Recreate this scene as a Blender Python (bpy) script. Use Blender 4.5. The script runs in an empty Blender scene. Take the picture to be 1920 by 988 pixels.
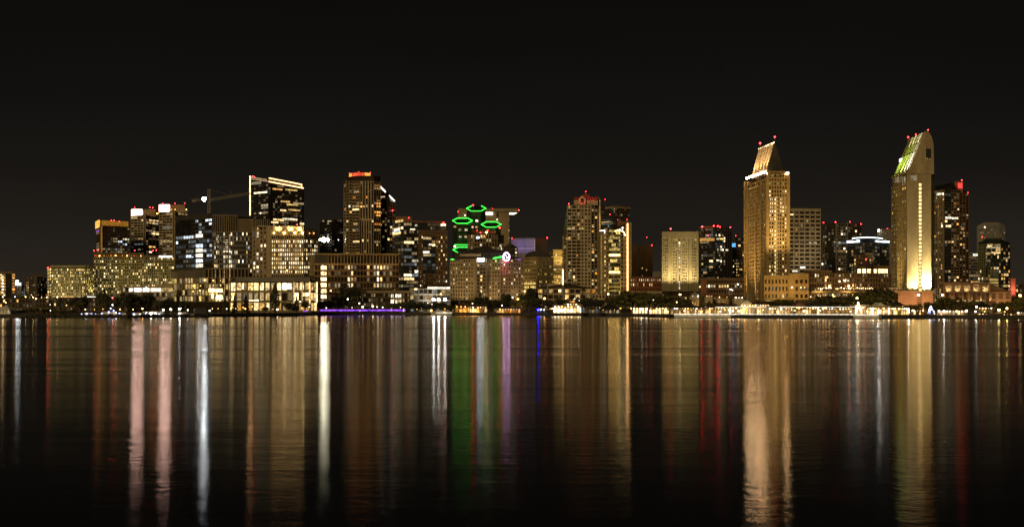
import bpy, math, random
from mathutils import Vector
R = math.radians
F, HOR, CAMH = 2950.0, 577.0, 7.0          # focal length in photo pixels, horizon row, eye height (m)
GZ = 2.4                                   # quay / city ground level above the water
sc = bpy.context.scene
col = sc.collection
rnd = random.Random(7)

def xy(u, Y): return Vector(((u - 960) / F * Y, Y))
def zz(v, Y): return CAMH - (v - HOR) * Y / F
def pt(u, v, Y): return Vector(((u - 960) / F * Y, Y, zz(v, Y)))

# ------------------------------------------------------------------ materials
MATS = {}
def new_mat(name):
    m = bpy.data.materials.new(name); m.use_nodes = True
    n = m.node_tree.nodes; n.clear()
    o = n.new('ShaderNodeOutputMaterial')
    MATS[name] = m
    return m, n, m.node_tree.links, o

def wall_mat(name, c, rough=0.75, var=0.35, metal=0.0):
    m, n, l, o = new_mat(name)
    b = n.new('ShaderNodeBsdfPrincipled')
    tc = n.new('ShaderNodeTexCoord')
    mp = n.new('ShaderNodeMapping'); mp.inputs['Scale'].default_value = (1, 1, 0.35)
    n1 = n.new('ShaderNodeTexNoise'); n1.inputs['Scale'].default_value = 0.09; n1.inputs['Detail'].default_value = 5
    n2 = n.new('ShaderNodeTexNoise'); n2.inputs['Scale'].default_value = 0.9; n2.inputs['Detail'].default_value = 3
    mx = n.new('ShaderNodeMath'); mx.operation = 'MULTIPLY'
    rp = n.new('ShaderNodeMapRange'); rp.inputs[1].default_value = 0.12; rp.inputs[2].default_value = 0.42
    rp.inputs[3].default_value = 1 - var; rp.inputs[4].default_value = 1 + var
    mc = n.new('ShaderNodeMix'); mc.data_type = 'RGBA'; mc.blend_type = 'MULTIPLY'; mc.inputs[0].default_value = 1
    mc.inputs[6].default_value = (*c, 1)
    l.new(tc.outputs['Object'], mp.inputs[0]); l.new(mp.outputs[0], n1.inputs['Vector']); l.new(tc.outputs['Object'], n2.inputs['Vector'])
    l.new(n1.outputs[0], mx.inputs[0]); l.new(n2.outputs[0], mx.inputs[1]); l.new(mx.outputs[0], rp.inputs[0])
    l.new(rp.outputs[0], mc.inputs[7]); l.new(mc.outputs[2], b.inputs['Base Color'])
    b.inputs['Roughness'].default_value = rough; b.inputs['Metallic'].default_value = metal
    l.new(b.outputs[0], o.inputs[0])
    return m

def glow_mat(name, c, s, c2=None, var=0.6, tex=0.5, scale=.42):
    """something that gives off light: strength and colour differ from one object to the next and a little across it"""
    m, n, l, o = new_mat(name)
    e = n.new('ShaderNodeEmission')
    oi = n.new('ShaderNodeObjectInfo')
    mix = n.new('ShaderNodeMix'); mix.data_type = 'RGBA'
    mix.inputs[6].default_value = (*c, 1); mix.inputs[7].default_value = (*(c2 or c), 1)
    l.new(oi.outputs['Random'], mix.inputs[0]); l.new(mix.outputs[2], e.inputs[0])
    w = n.new('ShaderNodeTexWhiteNoise'); w.noise_dimensions = '1D'
    l.new(oi.outputs['Random'], w.inputs['W'])
    r1 = n.new('ShaderNodeMapRange'); r1.inputs[3].default_value = s * (1 - var); r1.inputs[4].default_value = s * (1 + 1.6*var)
    pw_ = n.new('ShaderNodeMath'); pw_.operation = 'POWER'; pw_.inputs[1].default_value = 1 + 1.2*var
    l.new(w.outputs[0], pw_.inputs[0]); l.new(pw_.outputs[0], r1.inputs[0])
    if tex > 0:
        ge = n.new('ShaderNodeNewGeometry')
        t = n.new('ShaderNodeTexNoise'); t.inputs['Scale'].default_value = scale; t.inputs['Detail'].default_value = 2
        l.new(ge.outputs['Position'], t.inputs['Vector'])
        r2 = n.new('ShaderNodeMapRange'); r2.inputs[1].default_value = 0.36; r2.inputs[2].default_value = 0.64
        r2.inputs[3].default_value = 1 - tex; r2.inputs[4].default_value = 1 + tex
        l.new(t.outputs[0], r2.inputs[0])
        mu = n.new('ShaderNodeMath'); mu.operation = 'MULTIPLY'
        l.new(r1.outputs[0], mu.inputs[0]); l.new(r2.outputs[0], mu.inputs[1]); l.new(mu.outputs[0], e.inputs[1])
    else:
        l.new(r1.outputs[0], e.inputs[1])
    l.new(e.outputs[0], o.inputs[0])
    m.cycles.emission_sampling = 'NONE' if s < 2.1 else 'FRONT'   # dim windows light nothing but themselves and the water
    return m

for nm, c, *rest in [
    ('tan', (.30, .235, .14)), ('cream', (.46, .375, .25)), ('stone', (.40, .31, .19)), ('brown', (.17, .105, .055)),
    ('darkbrown', (.085, .06, .04)), ('grey', (.20, .185, .165)), ('dark', (.045, .041, .036)), ('greentan', (.25, .235, .12)),
    ('gold', (.35, .24, .10)), ('pink', (.33, .19, .11)), ('white', (.72, .69, .63)), ('violet', (.30, .27, .40)),
    ('redbrown', (.24, .10, .055)), ('steel', (.22, .19, .14), .5), ('roofdark', (.04, .034, .03), .8), ('tile', (.11, .055, .035)),
    ('asphalt', (.05, .048, .045), .9), ('timber', (.09, .055, .03)), ('black', (.015, .014, .013)), ('canvas', (.75, .72, .66)),
    ('rock', (.045, .042, .038), .95), ('bark', (.06, .042, .028)), ('jail', (.235, .195, .11)), ('pale', (.33, .262, .155)), ('sand', (.36, .28, .14)),
    ('redroof', (.20, .03, .025)), ('lawn', (.05, .075, .02), .95)]:
    wall_mat(nm, c, *rest)
def glass_mat(name, c, rough):
    m, n, l, o = new_mat(name)
    b = n.new('ShaderNodeBsdfPrincipled'); b.inputs['Base Color'].default_value = (*c, 1)
    b.inputs['Roughness'].default_value = rough; b.inputs['IOR'].default_value = 1.6
    tc = n.new('ShaderNodeTexCoord'); t = n.new('ShaderNodeTexNoise'); t.inputs['Scale'].default_value = .12; t.inputs['Detail'].default_value = 4
    cr = n.new('ShaderNodeMapRange'); cr.inputs[1].default_value = .35; cr.inputs[2].default_value = .65; cr.inputs[3].default_value = .5; cr.inputs[4].default_value = 1.7
    mc = n.new('ShaderNodeMix'); mc.data_type = 'RGBA'; mc.blend_type = 'MULTIPLY'; mc.inputs[0].default_value = 1; mc.inputs[6].default_value = (*c, 1)
    l.new(tc.outputs['Object'], t.inputs['Vector']); l.new(t.outputs[0], cr.inputs[0]); l.new(cr.outputs[0], mc.inputs[7]); l.new(mc.outputs[2], b.inputs['Base Color'])
    l.new(b.outputs[0], o.inputs[0])
glass_mat('glass', (.016, .015, .013), .12)
glass_mat('blueglass', (.022, .027, .03), .12)
glass_mat('brownglass', (.035, .024, .013), .2)
glass_mat('greenglass', (.012, .028, .012), .15)

for nm, c, s, c2, var, tex in [
    ('warm', (1, .60, .18), 1.05, (1, .76, .40), .75, .5), ('amber', (1, .46, .09), .75, (1, .60, .2), .7, .5),
    ('orange', (1, .30, .035), .8, (1, .42, .07), .7, .5),
    ('whitew', (1, .77, .40), 1.3, (1, .90, .66), .7, .5), ('cool', (.72, .86, 1), .8, (.9, .97, 1), .7, .5),
    ('dim', (.88, .55, .21), .22, (.7, .60, .38), .75, .4), ('dimcool', (.66, .72, .8), .13, (.6, .7, .62), .7, .4),
    ('yellow', (1, .72, .22), .75, (1, .66, .17), .5, .5), ('gold_glow', (1, .50, .10), .45, (1, .58, .16), .4, .4),
    ('faint', (.9, .58, .24), .09, (.8, .62, .36), .8, .4), ('faintcool', (.62, .70, .78), .05, (.5, .6, .5), .7, .4),
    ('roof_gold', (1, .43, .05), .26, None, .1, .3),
    ('pavilion', (1, .60, .20), 1.15, (1, .72, .34), .55, .75), ('pavdim', (1, .62, .22), .42, (.9, .70, .33), .6, .6),
    ('shop', (1, .48, .11), 1.7, (1, .70, .34), .9, .7), ('shopdim', (1, .46, .11), .5, (1, .56, .2), .8, .6),
    ('bright_room', (1, .66, .22), 2.0, (1, .78, .42), .5, .4),
    ('stairwell', (1, .70, .26), 1.5, (1, .74, .32), .2, .3),
    ('goldhall', (1, .58, .15), 6.0, None, .2, .4),
    ('hall', (1, .62, .22), 3.6, (1, .76, .42), .4, .6),
    ('red_beacon', (1, .018, .022), 26, (1, .022, .028), .5, 0), ('red_small', (1, .05, .05), 10, (1, .04, .04), .5, 0),
    ('red_bright', (1, .008, .011), 50, (1, .018, .022), .3, 0),
    ('pinkpanel', (1, .60, .50), 18, None, .05, .2), ('coolflood', (.86, .95, 1), 80, None, .1, 0),
    ('greenflood', (1, .96, .70), 60, None, .1, 0), ('strip', (1, .56, .22), 4.5, None, .1, .2),
    ('strip_dim', (1, .66, .33), .7, None, .3, .4), ('green_neon', (.05, .92, .07), 3.4, None, .15, .2),
    ('violet_trail', (.30, .075, 1), 1.5, None, .15, .6), ('pink_neon', (1, .55, 1), 14.0, None, .1, .2),
    ('purple', (.5, .2, .9), .5, None, .1, .2), ('blue_lamp', (.0025, .003, 1), 230, None, .2, 0),
    ('bluewin', (.14, .50, 1), 1.2, None, .1, .3), ('white_lamp', (1, .90, .72), 14, (1, .95, .86), .8, 0),
    ('amber_lamp', (1, .42, .075), 13, (1, .55, .15), .8, 0), ('yellow_lamp', (1, .68, .18), 24, (1, .76, .3), .7, 0),
    ('white_flood', (1, .97, .90), 130, None, .2, 0), ('terrace_lamp', (1, .60, .30), 62, (1, .70, .40), .5, 0),
    ('small_lamp', (1, .58, .17), 8, (1, .82, .55), .85, 0), ('blue_small', (.3, .36, 1), 5, (.7, .8, 1), .6, 0),
    ('white_strip', (1, .93, .80), 2.2, None, .15, .3), ('cool_strip', (.80, .92, .96), 3.4, None, .15, .3),
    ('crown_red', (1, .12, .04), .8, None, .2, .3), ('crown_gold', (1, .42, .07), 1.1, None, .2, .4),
    ('red_panel', (1, .07, .06), 1.2, None, .1, .3),
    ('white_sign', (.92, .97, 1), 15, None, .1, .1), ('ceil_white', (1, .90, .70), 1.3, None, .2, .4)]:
    glow_mat(nm, c, s, c2, var, tex)

# ------------------------------------------------------------------ mesh building
class MB:
    def __init__(s): s.v, s.f = [], []
    def hexa(s, a):
        i = len(s.v); s.v += [tuple(p) for p in a]
        s.f += [(i, i+3, i+2, i+1), (i+4, i+5, i+6, i+7), (i, i+1, i+5, i+4), (i+1, i+2, i+6, i+5), (i+2, i+3, i+7, i+6), (i+3, i, i+4, i+7)]
    def bar(s, p0, p1, z0, z1, t0, t1):
        """a box along the 2-D edge p0->p1 between heights, from t0 to t1 metres in front of it"""
        d = (p1 - p0).normalized(); n = Vector((d.y, -d.x))
        a, b, c, e = p0 + n*t1, p1 + n*t1, p1 + n*t0, p0 + n*t0
        s.hexa([(*a, z0), (*b, z0), (*c, z0), (*e, z0), (*a, z1), (*b, z1), (*c, z1), (*e, z1)])
    def box(s, x, y, z, sx, sy, sz, ang=0):
        ca, sa = math.cos(ang), math.sin(ang)
        q = [(-.5, -.5), (.5, -.5), (.5, .5), (-.5, .5)]
        r = [(x + sx*a*ca - sy*b*sa, y + sx*a*sa + sy*b*ca) for a, b in q]
        s.hexa([(*p, z) for p in r] + [(*p, z + sz) for p in r])
    def prism(s, poly, z0, z1):
        n = len(poly); i = len(s.v)
        zs = z1 if isinstance(z1, (list, tuple)) else [z1]*n
        s.v += [(p[0], p[1], z0) for p in poly] + [(p[0], p[1], z) for p, z in zip(poly, zs)]
        s.f.append(tuple(i + k for k in reversed(range(n)))); s.f.append(tuple(i + n + k for k in range(n)))
        for k in range(n): s.f.append((i + k, i + (k+1) % n, i + n + (k+1) % n, i + n + k))
    def sweep(s, prof, d):
        """a 3-D outline pushed along the vector d"""
        n = len(prof); i = len(s.v)
        s.v += [tuple(p) for p in prof] + [tuple(Vector(p) + d) for p in prof]
        s.f.append(tuple(i + k for k in range(n))); s.f.append(tuple(i + n + k for k in reversed(range(n))))
        for k in range(n): s.f.append((i + k, i + n + k, i + n + (k+1) % n, i + (k+1) % n))
    def tube(s, a, b, r, r2=None, n=6):
        a, b = Vector(a), Vector(b); d = (b - a).normalized()
        u = d.orthogonal().normalized(); w = d.cross(u); i = len(s.v); r2 = r if r2 is None else r2
        for c, q in ((a, r), (b, r2)):
            for k in range(n):
                t = 2*math.pi*k/n; s.v.append(tuple(c + (u*math.cos(t) + w*math.sin(t))*q))
        for k in range(n): s.f.append((i+k, i+(k+1) % n, i+n+(k+1) % n, i+n+k))
        s.f.append(tuple(i+k for k in reversed(range(n)))); s.f.append(tuple(i+n+k for k in range(n)))
    def cone(s, poly, z0, apex):
        n = len(poly); i = len(s.v)
        s.v += [(p[0], p[1], z0) for p in poly] + [tuple(apex)]
        s.f.append(tuple(i+k for k in reversed(range(n))))
        for k in range(n): s.f.append((i+k, i+(k+1) % n, i+n))
    def hip(s, x0, x1, y0, y1, z0, z1, over=.6, ridge=.5):
        """hip roof over a rectangle, ridge along x"""
        x0 -= over; x1 += over; y0 -= over; y1 += over; ym = (y0+y1)/2; ins = min((x1-x0)*.5, (y1-y0)*ridge)
        i = len(s.v)
        s.v += [(x0, y0, z0), (x1, y0, z0), (x1, y1, z0), (x0, y1, z0), (x0+ins, ym, z1), (x1-ins, ym, z1)]
        s.f += [(i+3, i+2, i+1, i), (i, i+1, i+5, i+4), (i+2, i+3, i+4, i+5), (i+1, i+2, i+5), (i+3, i, i+4)]
    def gable(s, x0, x1, y0, y1, z0, z1):
        """gable end facing the viewer, ridge along y"""
        xm = (x0+x1)/2; s.sweep([(x0, y0, z0), (x1, y0, z0), (xm, y0, z1)], Vector((0, y1-y0, 0)))
    def mesh(s, name, mat, o=(0, 0, 0)):
        me = bpy.data.meshes.new(name)
        me.from_pydata([(v[0]-o[0], v[1]-o[1], v[2]-o[2]) for v in s.v], [], s.f)
        me.materials.append(MATS[mat]); me.update()
        return me
    def build(s, name, mat, parent=None, o=(0, 0, 0)):
        ob = bpy.data.objects.new(name, s.mesh(name, mat, o)); col.objects.link(ob); ob.parent = parent
        return ob

def tag(o, label=None, cat=None, group=None, kind=None):
    for k, v in (('label', label), ('category', cat), ('group', group), ('kind', kind)):
        if v: o[k] = v
    return o
def empty(name, loc, label, cat, group=None):
    o = bpy.data.objects.new(name, None); col.objects.link(o); o.location = loc; o.empty_display_size = 1
    return tag(o, label, cat, group)

UNIT = {}
def unit_box(mat):
    if ('b', mat) not in UNIT:
        m = MB(); m.box(0, 0, -.5, 1, 1, 1); UNIT['b', mat] = m.mesh('pane', mat)
    return UNIT['b', mat]
def unit_ball(mat):
    if ('s', mat) not in UNIT:
        import bmesh
        bm = bmesh.new(); bmesh.ops.create_icosphere(bm, subdivisions=1, radius=1); me = bpy.data.meshes.new('bulb')
        bm.to_mesh(me); bm.free(); me.materials.append(MATS[mat]); UNIT['s', mat] = me
    return UNIT['s', mat]
def child(name, me, parent, loc, scale=(1, 1, 1), rz=0):
    o = bpy.data.objects.new(name, me); col.objects.link(o); o.parent = parent
    o.location = loc; o.scale = scale; o.rotation_euler = (0, 0, rz)
    return o
def spot(parent, loc, target, power, c, angle=70, blend=.8, r=.6):
    li = bpy.data.lights.new('flood_beam', 'SPOT'); li.energy = power; li.color = c; li.spot_size = R(angle); li.spot_blend = blend; li.shadow_soft_size = r
    o = bpy.data.objects.new('flood_beam', li); col.objects.link(o)
    o.location = loc; o.rotation_euler = (Vector(target) - Vector(loc)).to_track_quat('-Z', 'Y').to_euler()
    if parent is not None:
        o.location = Vector(loc) - Vector(parent.location); o.parent = parent
    return o

MASTS = {}
def mast_lamp(root, p, mat, r, h):
    k = round(h, 1)
    if k not in MASTS:
        m = MB(); m.tube((0, 0, 0), (0, 0, k), .16, .12, 6); MASTS[k] = m.mesh('mast', 'steel')
    o = child('mast', MASTS[k], root, (p[0], p[1], p[2] - k - r*.7))
    child('beacon', unit_ball(mat), o, (0, 0, k + r*.7), (r, r, r))
def flood_disc(root, p, mat, r):
    """a floodlight: black round housing with its lit lens turned to the bay"""
    if 'housing' not in UNIT:
        m = MB(); m.tube((0, .06, 0), (0, .8, 0), 1.08, .6, 14); UNIT['housing'] = m.mesh('housing', 'black')
    if ('lens', mat) not in UNIT:
        m = MB(); i = 14; m.v = [(math.cos(2*math.pi*k/i), 0, math.sin(2*math.pi*k/i)) for k in range(i)]; m.v += [(x, .05, z) for x, y, z in m.v]
        m.f = [tuple(range(i))] + [(k, k + i, (k+1) % i + i, (k+1) % i) for k in range(i)]; UNIT['lens', mat] = m.mesh('lens', mat)
    o = child('floodlamp', UNIT['housing'], root, p, (r, r, r)); child('lens', UNIT['lens', mat], o, (0, 0, 0)); return o

def pick(pal, r):
    t = r.random() * sum(w for _, w in pal)
    for m, w in pal:
        t -= w
        if t <= 0: return m
    return pal[-1][0]

# ------------------------------------------------------------------ buildings
FAINT = [('faint', 6), ('faintcool', 2), ('dim', 2)]
class Building:
    def __init__(s, name, label, pts, vt, depth=30, core='glass', group=None, cat='building', vb=None, seed=None, backs=None):
        s.pts = [xy(u, Y) for u, Y in pts]; s.us = [u for u, _ in pts]; s.Ys = [Y for _, Y in pts]
        ym = max(s.Ys) + depth
        s.z0 = GZ if vb is None else zz(vb, min(s.Ys))
        vts = vt if isinstance(vt, (list, tuple)) else None
        s.zt = [zz(a, Y) for a, Y in zip(vts, s.Ys)] if vts else [zz(vt, s.Ys[0])] * len(pts)
        s.root = empty(name, (*((s.pts[0] + s.pts[-1]) / 2), s.z0), label, cat, group)
        s.o = Vector(s.root.location)
        e0, e1 = s.us[0] + (.35 if backs is None else backs[0]), s.us[-1] - (.35 if backs is None else backs[1])
        s.back = [xy(e1, ym), xy(e0, ym)]
        s.poly = s.pts + s.back
        s.parts, s.wins, s.kids = {}, [], []
        s.mb('glazing', core).prism(s.poly, s.z0, s.zt + [s.zt[-1], s.zt[0]])
        s.r = random.Random(seed if seed is not None else int(s.us[0]*31 + s.Ys[0]*7))
        s.cell = None
    def mb(s, name, mat):
        if (name, mat) not in s.parts: s.parts[name, mat] = MB()
        return s.parts[name, mat]
    def edge(s, i): return s.pts[i], s.pts[i+1]
    def Ym(s, i): return (s.Ys[i] + s.Ys[i+1]) / 2
    def at(s, i, u):
        """where the sight line of column u meets face i"""
        p, q = s.edge(i); k = (u - 960) / F; d = q - p
        t = (k*p.y - p.x) / (d.x - k*d.y)
        return p + d*t
    def zv(s, i, v): return zz(v, s.Ym(i))
    def grid(s, i, v0, v1, nf, nb, pier=.3, span=.35, mat='tan', proud=.5, u0=None, u1=None, name='wall', cap=True, back=0.0):
        p, q = s.edge(i)
        if u0 is not None: p, q = s.at(i, u0), s.at(i, u1)
        z1, z0 = s.zv(i, v0), max(s.z0, s.zv(i, v1))
        m = s.mb(name, mat); d = q - p; L = d.length; d = d / L
        bw, fh = L / nb, (z1 - z0) / nf
        if pier > 0:
            for k in range(nb + 1):
                c = p + d*(bw*k); h = bw*pier/2
                a, b = c - d*(h if k else 0), c + d*(h if k < nb else 0)
                m.bar(a, b, z0, z1 - (.05 if cap else 0), back, proud)
        if span > 0:
            for k in range(nf + 1):
                h = fh*span/2; zc = z0 + fh*k
                m.bar(p, q, zc - (h if k else 0), zc + (h if k < nf else 0), back, proud - .12)
        s.cell = (i, p, d, L, z0, z1, nf, nb, pier, span, proud); s.used = set()
        return s
    def window(s, p2, d, w, z, h, mat, out=.16, t=.2):
        n = Vector((d.y, -d.x)); c = p2 + n*out
        s.wins.append((w*h, (c.x - s.o.x, c.y - s.o.y, z - s.o.z), (w, t, h), math.atan2(d.y, d.x), mat))
    def lit(s, prob, pal, run=(1, 1), rows=None, cols=None, clump=0, wf=None, hf=None, out=.16, fill=.24):
        i, p, d, L, z0, z1, nf, nb, pier, span, proud = s.cell
        bw, fh = L/nb, (z1 - z0)/nf; r = s.r
        rowf = {}
        for f in range(nf):
            if rows is not None and f not in rows: continue
            pf = prob * (1 if not clump else (0.25 if r.random() < clump else 2.0))
            k = 0
            while k < nb:
                if (f, k) in s.used or (cols is not None and k not in cols): k += 1; continue
                hit = r.random() < pf
                if hit or r.random() < fill:
                    n = min(r.randint(*run), nb - k) if hit else 1
                    n = next((q for q in range(1, n) if (f, k + q) in s.used), n)
                    mat = pick(pal if hit else FAINT, r); s.used.update((f, k + q) for q in range(n))
                    for j in ([None] if pier < .12 and n > 1 else range(n)):
                        if j is None: c, w = bw*(k + n/2), bw*n*.94
                        else: c, w = bw*(k + j + .5), bw*(1 - pier)*(wf or .9)*r.uniform(.75, 1)
                        s.window(p + d*c, d, w, z0 + fh*(f + .5) + fh*.03, fh*(1 - span)*(hf or .9), mat, out)
                    k += n
                else: k += 1
        return s
    def rect(s, i, u0, v0, u1, v1, mat, name='window', out=.3, t=.25):
        """one lit pane, sign or light strip on face i, measured by its corners in the photo"""
        a, b = s.at(i, u0), s.at(i, u1); d = (b - a); w = d.length; d = d / w
        Y = (a.y + b.y)/2; n = Vector((d.y, -d.x)); c = (a + b)/2 + n*out
        z1, z0 = zz(v0, Y), zz(v1, Y)
        if name == 'window': s.window((a+b)/2, d, w, (z0+z1)/2, z1-z0, mat, out)
        else: s.kids.append((name, unit_box(mat), (c.x - s.o.x, c.y - s.o.y, (z0+z1)/2 - s.o.z), (w, t, z1-z0), math.atan2(d.y, d.x)))
        return s
    def slab(s, i, u0, v0, u1, v1, mat, name='wall', out=1.0, back=0.0):
        a, b = s.at(i, u0), s.at(i, u1); Y = (a.y + b.y)/2
        s.mb(name, mat).bar(a, b, zz(v1, Y), zz(v0, Y), back, out); return s
    def up(s, name, mat, u0, u1, v0, v1, Y, depth):
        """a block standing on the roof"""
        a, b = xy(u0, Y), xy(u1, Y)
        s.mb(name, mat).prism([a, b, xy(u1, Y + depth), xy(u0, Y + depth)], zz(v1, Y), zz(v0, Y)); return s
    def cap(s, mat, h=1.2, over=.7, name='parapet'):
        m = s.mb(name, mat)
        for i in range(len(s.pts) - 1):
            p, q = s.edge(i); z = max(s.zt[i], s.zt[i+1])
            if abs(s.zt[i] - s.zt[i+1]) < .01: m.bar(p, q, z - h*.4, z + h, -1.2, over)
        return s
    def red(s, *uv, mat='red_beacon', r=.75, mast=1.6):
        for u, v in uv:
            Y = min(s.Ys) + 4
            p = pt(u, v, Y)
            s.masts = getattr(s, 'masts', []); s.masts.append((p, mat, r*.58, mast + 2))
        return s
    def bulb(s, i, u, v, mat, r=.6, out=1.2, name='lamp'):
        a = s.at(i, u); p, q = s.edge(i); d = (q - p).normalized(); n = Vector((d.y, -d.x)); c = a + n*out
        s.kids.append((name, unit_ball(mat), (c.x - s.o.x, c.y - s.o.y, zz(v, a.y) - s.o.z), (r, r, r), 0)); return s
    def piece(s, name, mat, m): s.kids.append((name, m.mesh(name, mat, s.o), (0, 0, 0), (1, 1, 1), 0)); return s
    def disc(s, i, u, v, mat, r=.6, out=3):
        a = s.at(i, u); s.discs = getattr(s, 'discs', []); s.discs.append((Vector((a.x, a.y - out, zz(v, a.y))), mat, r)); return s
    def flood(s, i, u, v, vt, power, c, out=5, angle=75, blend=.9, tilt=.6, r=.7):
        a = s.at(i, u); p, q = s.edge(i); d = (q - p).normalized(); n = Vector((d.y, -d.x))
        b = a + n*out; g = a + n*tilt
        loc = Vector((b.x, b.y, zz(v, a.y))); s.spots = getattr(s, 'spots', [])
        s.spots.append((loc, Vector((g.x, g.y, zz(vt, a.y))), power, c, angle, blend, r))
        m = s.mb('floodlight', 'black'); m.box(loc.x, loc.y, loc.z - .9, .9, .6, .5); return s
    def done(s):
        for (name, mat), m in s.parts.items():
            if m.v: m.build(name, mat, s.root, s.o)
        s.wins.sort(key=lambda w: -w[0])
        for a, loc, scl, rz, mat in s.wins[:100]: child('window', unit_box(mat), s.root, loc, scl, rz)
        rest = {}
        for a, loc, scl, rz, mat in s.wins[100:]:
            rest.setdefault(mat, MB()).box(loc[0], loc[1], loc[2] - scl[2]/2, scl[0], scl[1], scl[2], rz)
        for mat, m in rest.items(): tag(m.build('small_window_glow', mat, s.root), kind='stuff')
        for name, me, loc, scl, rz in s.kids: child(name, me, s.root, loc, scl, rz)
        for sp in getattr(s, 'spots', []): spot(s.root, *sp)
        for p, mat, r, h in getattr(s, 'masts', []): mast_lamp(s.root, p - s.o, mat, r, h)
        for p, mat, r in getattr(s, 'discs', []): flood_disc(s.root, p - s.o, mat, r)
        return s
WARM = [('warm', 5), ('amber', 3), ('whitew', 2), ('dim', 5)]
HOTEL = [('warm', 5), ('yellow', 2), ('dim', 3), ('whitew', 1), ('bright_room', 4)]
OFFICE = [('whitew', 4), ('warm', 3), ('dim', 5), ('cool', 1), ('dimcool', 2)]
DIM = [('dim', 4), ('dimcool', 2), ('amber', 1)]
COND = [('warm', 4), ('amber', 4), ('dim', 6), ('orange', 1)]

# ---- far left
b = Building('apartment_block', 'amber balcony-lit block at the far western end of the skyline', [(-30, 1480), (10.5, 1500), (29, 1500)], 513, 40, 'glass')
b.grid(0, 513, 556, 8, 7, .25, .35, 'brown').lit(.8, [('amber', 5), ('warm', 3)], wf=.9)
b.grid(1, 513, 556, 8, 1, .2, .3, 'brown', u0=22, u1=29).lit(.95, [('amber', 3), ('orange', 1)])
b.up('penthouse', 'brown', -20, 22, 509, 513, 1504, 20); b.rect(0, 0, 516, 10, 553, 'gold_glow', 'stair_light', .1)
for v in (519, 525, 531, 537, 543, 549): b.bulb(0, 4, v, 'small_lamp', .7, .9)
b.rect(1, 23, 515, 27, 520, 'orange', 'light_strip'); b.done()
b = Building('office_block', 'narrow block with glowing bluish-white rooftop sign, west end of skyline', [(29, 1700), (40, 1700), (47, 1720)], 530, 30, 'blueglass')
b.grid(0, 530, 556, 5, 3, .3, .4, 'grey').lit(.15, [('dimcool', 3), ('warm', 1)])
b.grid(1, 530, 556, 5, 2, .1, .3, 'grey').lit(.4, [('dimcool', 1)])
b.rect(0, 27.5, 531, 39, 534, 'white_sign', 'sign', 1.0, .6); b.rect(0, 30.5, 526, 35, 531, 'white_sign', 'sign', 1.0, .6); b.done()
b = Building('apartment_block', 'dark distant residential block with scattered amber windows, west of the tan hotel', [(48, 1950), (70, 1950), (88, 1970)], [519, 519, 522], 40, 'brownglass')
b.grid(0, 519, 560, 9, 7, .35, .45, 'darkbrown').lit(.22, COND)
b.grid(1, 522, 560, 8, 6, .35, .45, 'darkbrown').lit(.2, COND)
b.up('penthouse', 'darkbrown', 58, 80, 514, 519, 1955, 25); b.done()

# ---- hotels on the left
b = Building('hotel', 'low tan hotel with yellow windows and two red beacons on its corner', [(89, 1560), (97, 1500), (160, 1500), (176, 1510)], 503, 40, 'brownglass')
b.grid(0, 503, 562, 10, 2, .25, .3, 'greentan').lit(.85, [('yellow', 3), ('warm', 2)])
b.grid(1, 503, 560, 10, 22, .42, .36, 'greentan').lit(.36, HOTEL, clump=.2)
b.grid(2, 503, 560, 10, 6, .45, .3, 'greentan', .8).lit(.42, HOTEL)
b.cap('greentan'); b.up('penthouse', 'darkbrown', 112, 176, 500.5, 503, 1506, 20)
b.rect(2, 161, 556, 176, 558, 'white_strip', 'canopy_light', 2); b.rect(1, 118, 556, 138, 558.5, 'shop', 'canopy_light', 2)
for u in (108, 126, 146): b.flood(1, u, 566, 520, 9000, (1, .76, .3), 26, 120)  # unseen base floods added to brighten the tan walls
b.flood(2, 169, 560, 515, 26000, (1, .8, .3), 7); b.red((90, 502), (98.5, 501.5), r=1.0, mat='red_bright'); b.done()
b = Building('hotel', 'long olive-tan hotel with orange roofline lamps and many lit rooms', [(176, 1540), (270, 1550), (326, 1555)], 480, 40, 'brownglass')
b.grid(0, 482, 562, 14, 26, .36, .40, 'greentan').lit(.21, HOTEL, clump=.3)
b.grid(1, 482, 562, 14, 16, .42, .34, 'greentan', .9).lit(.26, HOTEL, clump=.3)
b.slab(0, 176, 473.5, 270, 482, 'darkbrown', 'parapet', .4); b.cap('darkbrown')
for k in range(22): b.bulb(0, 178 + k*4.3, 479.2 + (k % 3)*.3, 'amber_lamp' if k in (2, 9, 14, 20) else 'orange', .3 + .25*((k*7) % 5)/4, 1.0)
for u in (190, 215, 240, 262, 285, 312): b.flood(0 if u < 270 else 1, u, 566, 510, 10000, (1, .76, .34), 30, 120)  # more unseen floods, added along the base to lift the facade
b.rect(0, 177, 478, 182, 480.5, 'crown_red', 'light_strip', 1.2)
b.rect(1, 298, 479.5, 323, 483, 'white_strip', 'light_strip', 1.4, 1)
b.red((176, 470), (184, 469), (252.5, 469.5), (287, 470), (293, 469), r=.85, mat='red_beacon'); b.done()
b = Building('glass_tower', 'dark tower with glowing amber roof band and amber corner, behind the long hotel', [(179.5, 1900), (188, 1850), (243, 1880)], [414, 413.5, 420], 40, 'brownglass')
b.grid(0, 425, 480, 11, 1, .2, .3, 'darkbrown').lit(.15, DIM)
b.grid(1, 426, 480, 11, 12, .15, .3, 'darkbrown').lit(.15, OFFICE, run=(1, 3), clump=.3)
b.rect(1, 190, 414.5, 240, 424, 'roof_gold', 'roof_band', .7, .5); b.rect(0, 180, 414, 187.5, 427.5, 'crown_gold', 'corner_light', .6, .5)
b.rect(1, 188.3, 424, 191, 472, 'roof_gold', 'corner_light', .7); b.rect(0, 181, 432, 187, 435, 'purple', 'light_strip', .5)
b.rect(0, 183, 420, 186.5, 427, 'yellow', 'corner_light', 1.0)
b.red((209, 413.5), (214, 413), (224, 415), r=.8, mat='red_beacon'); b.done()
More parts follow.
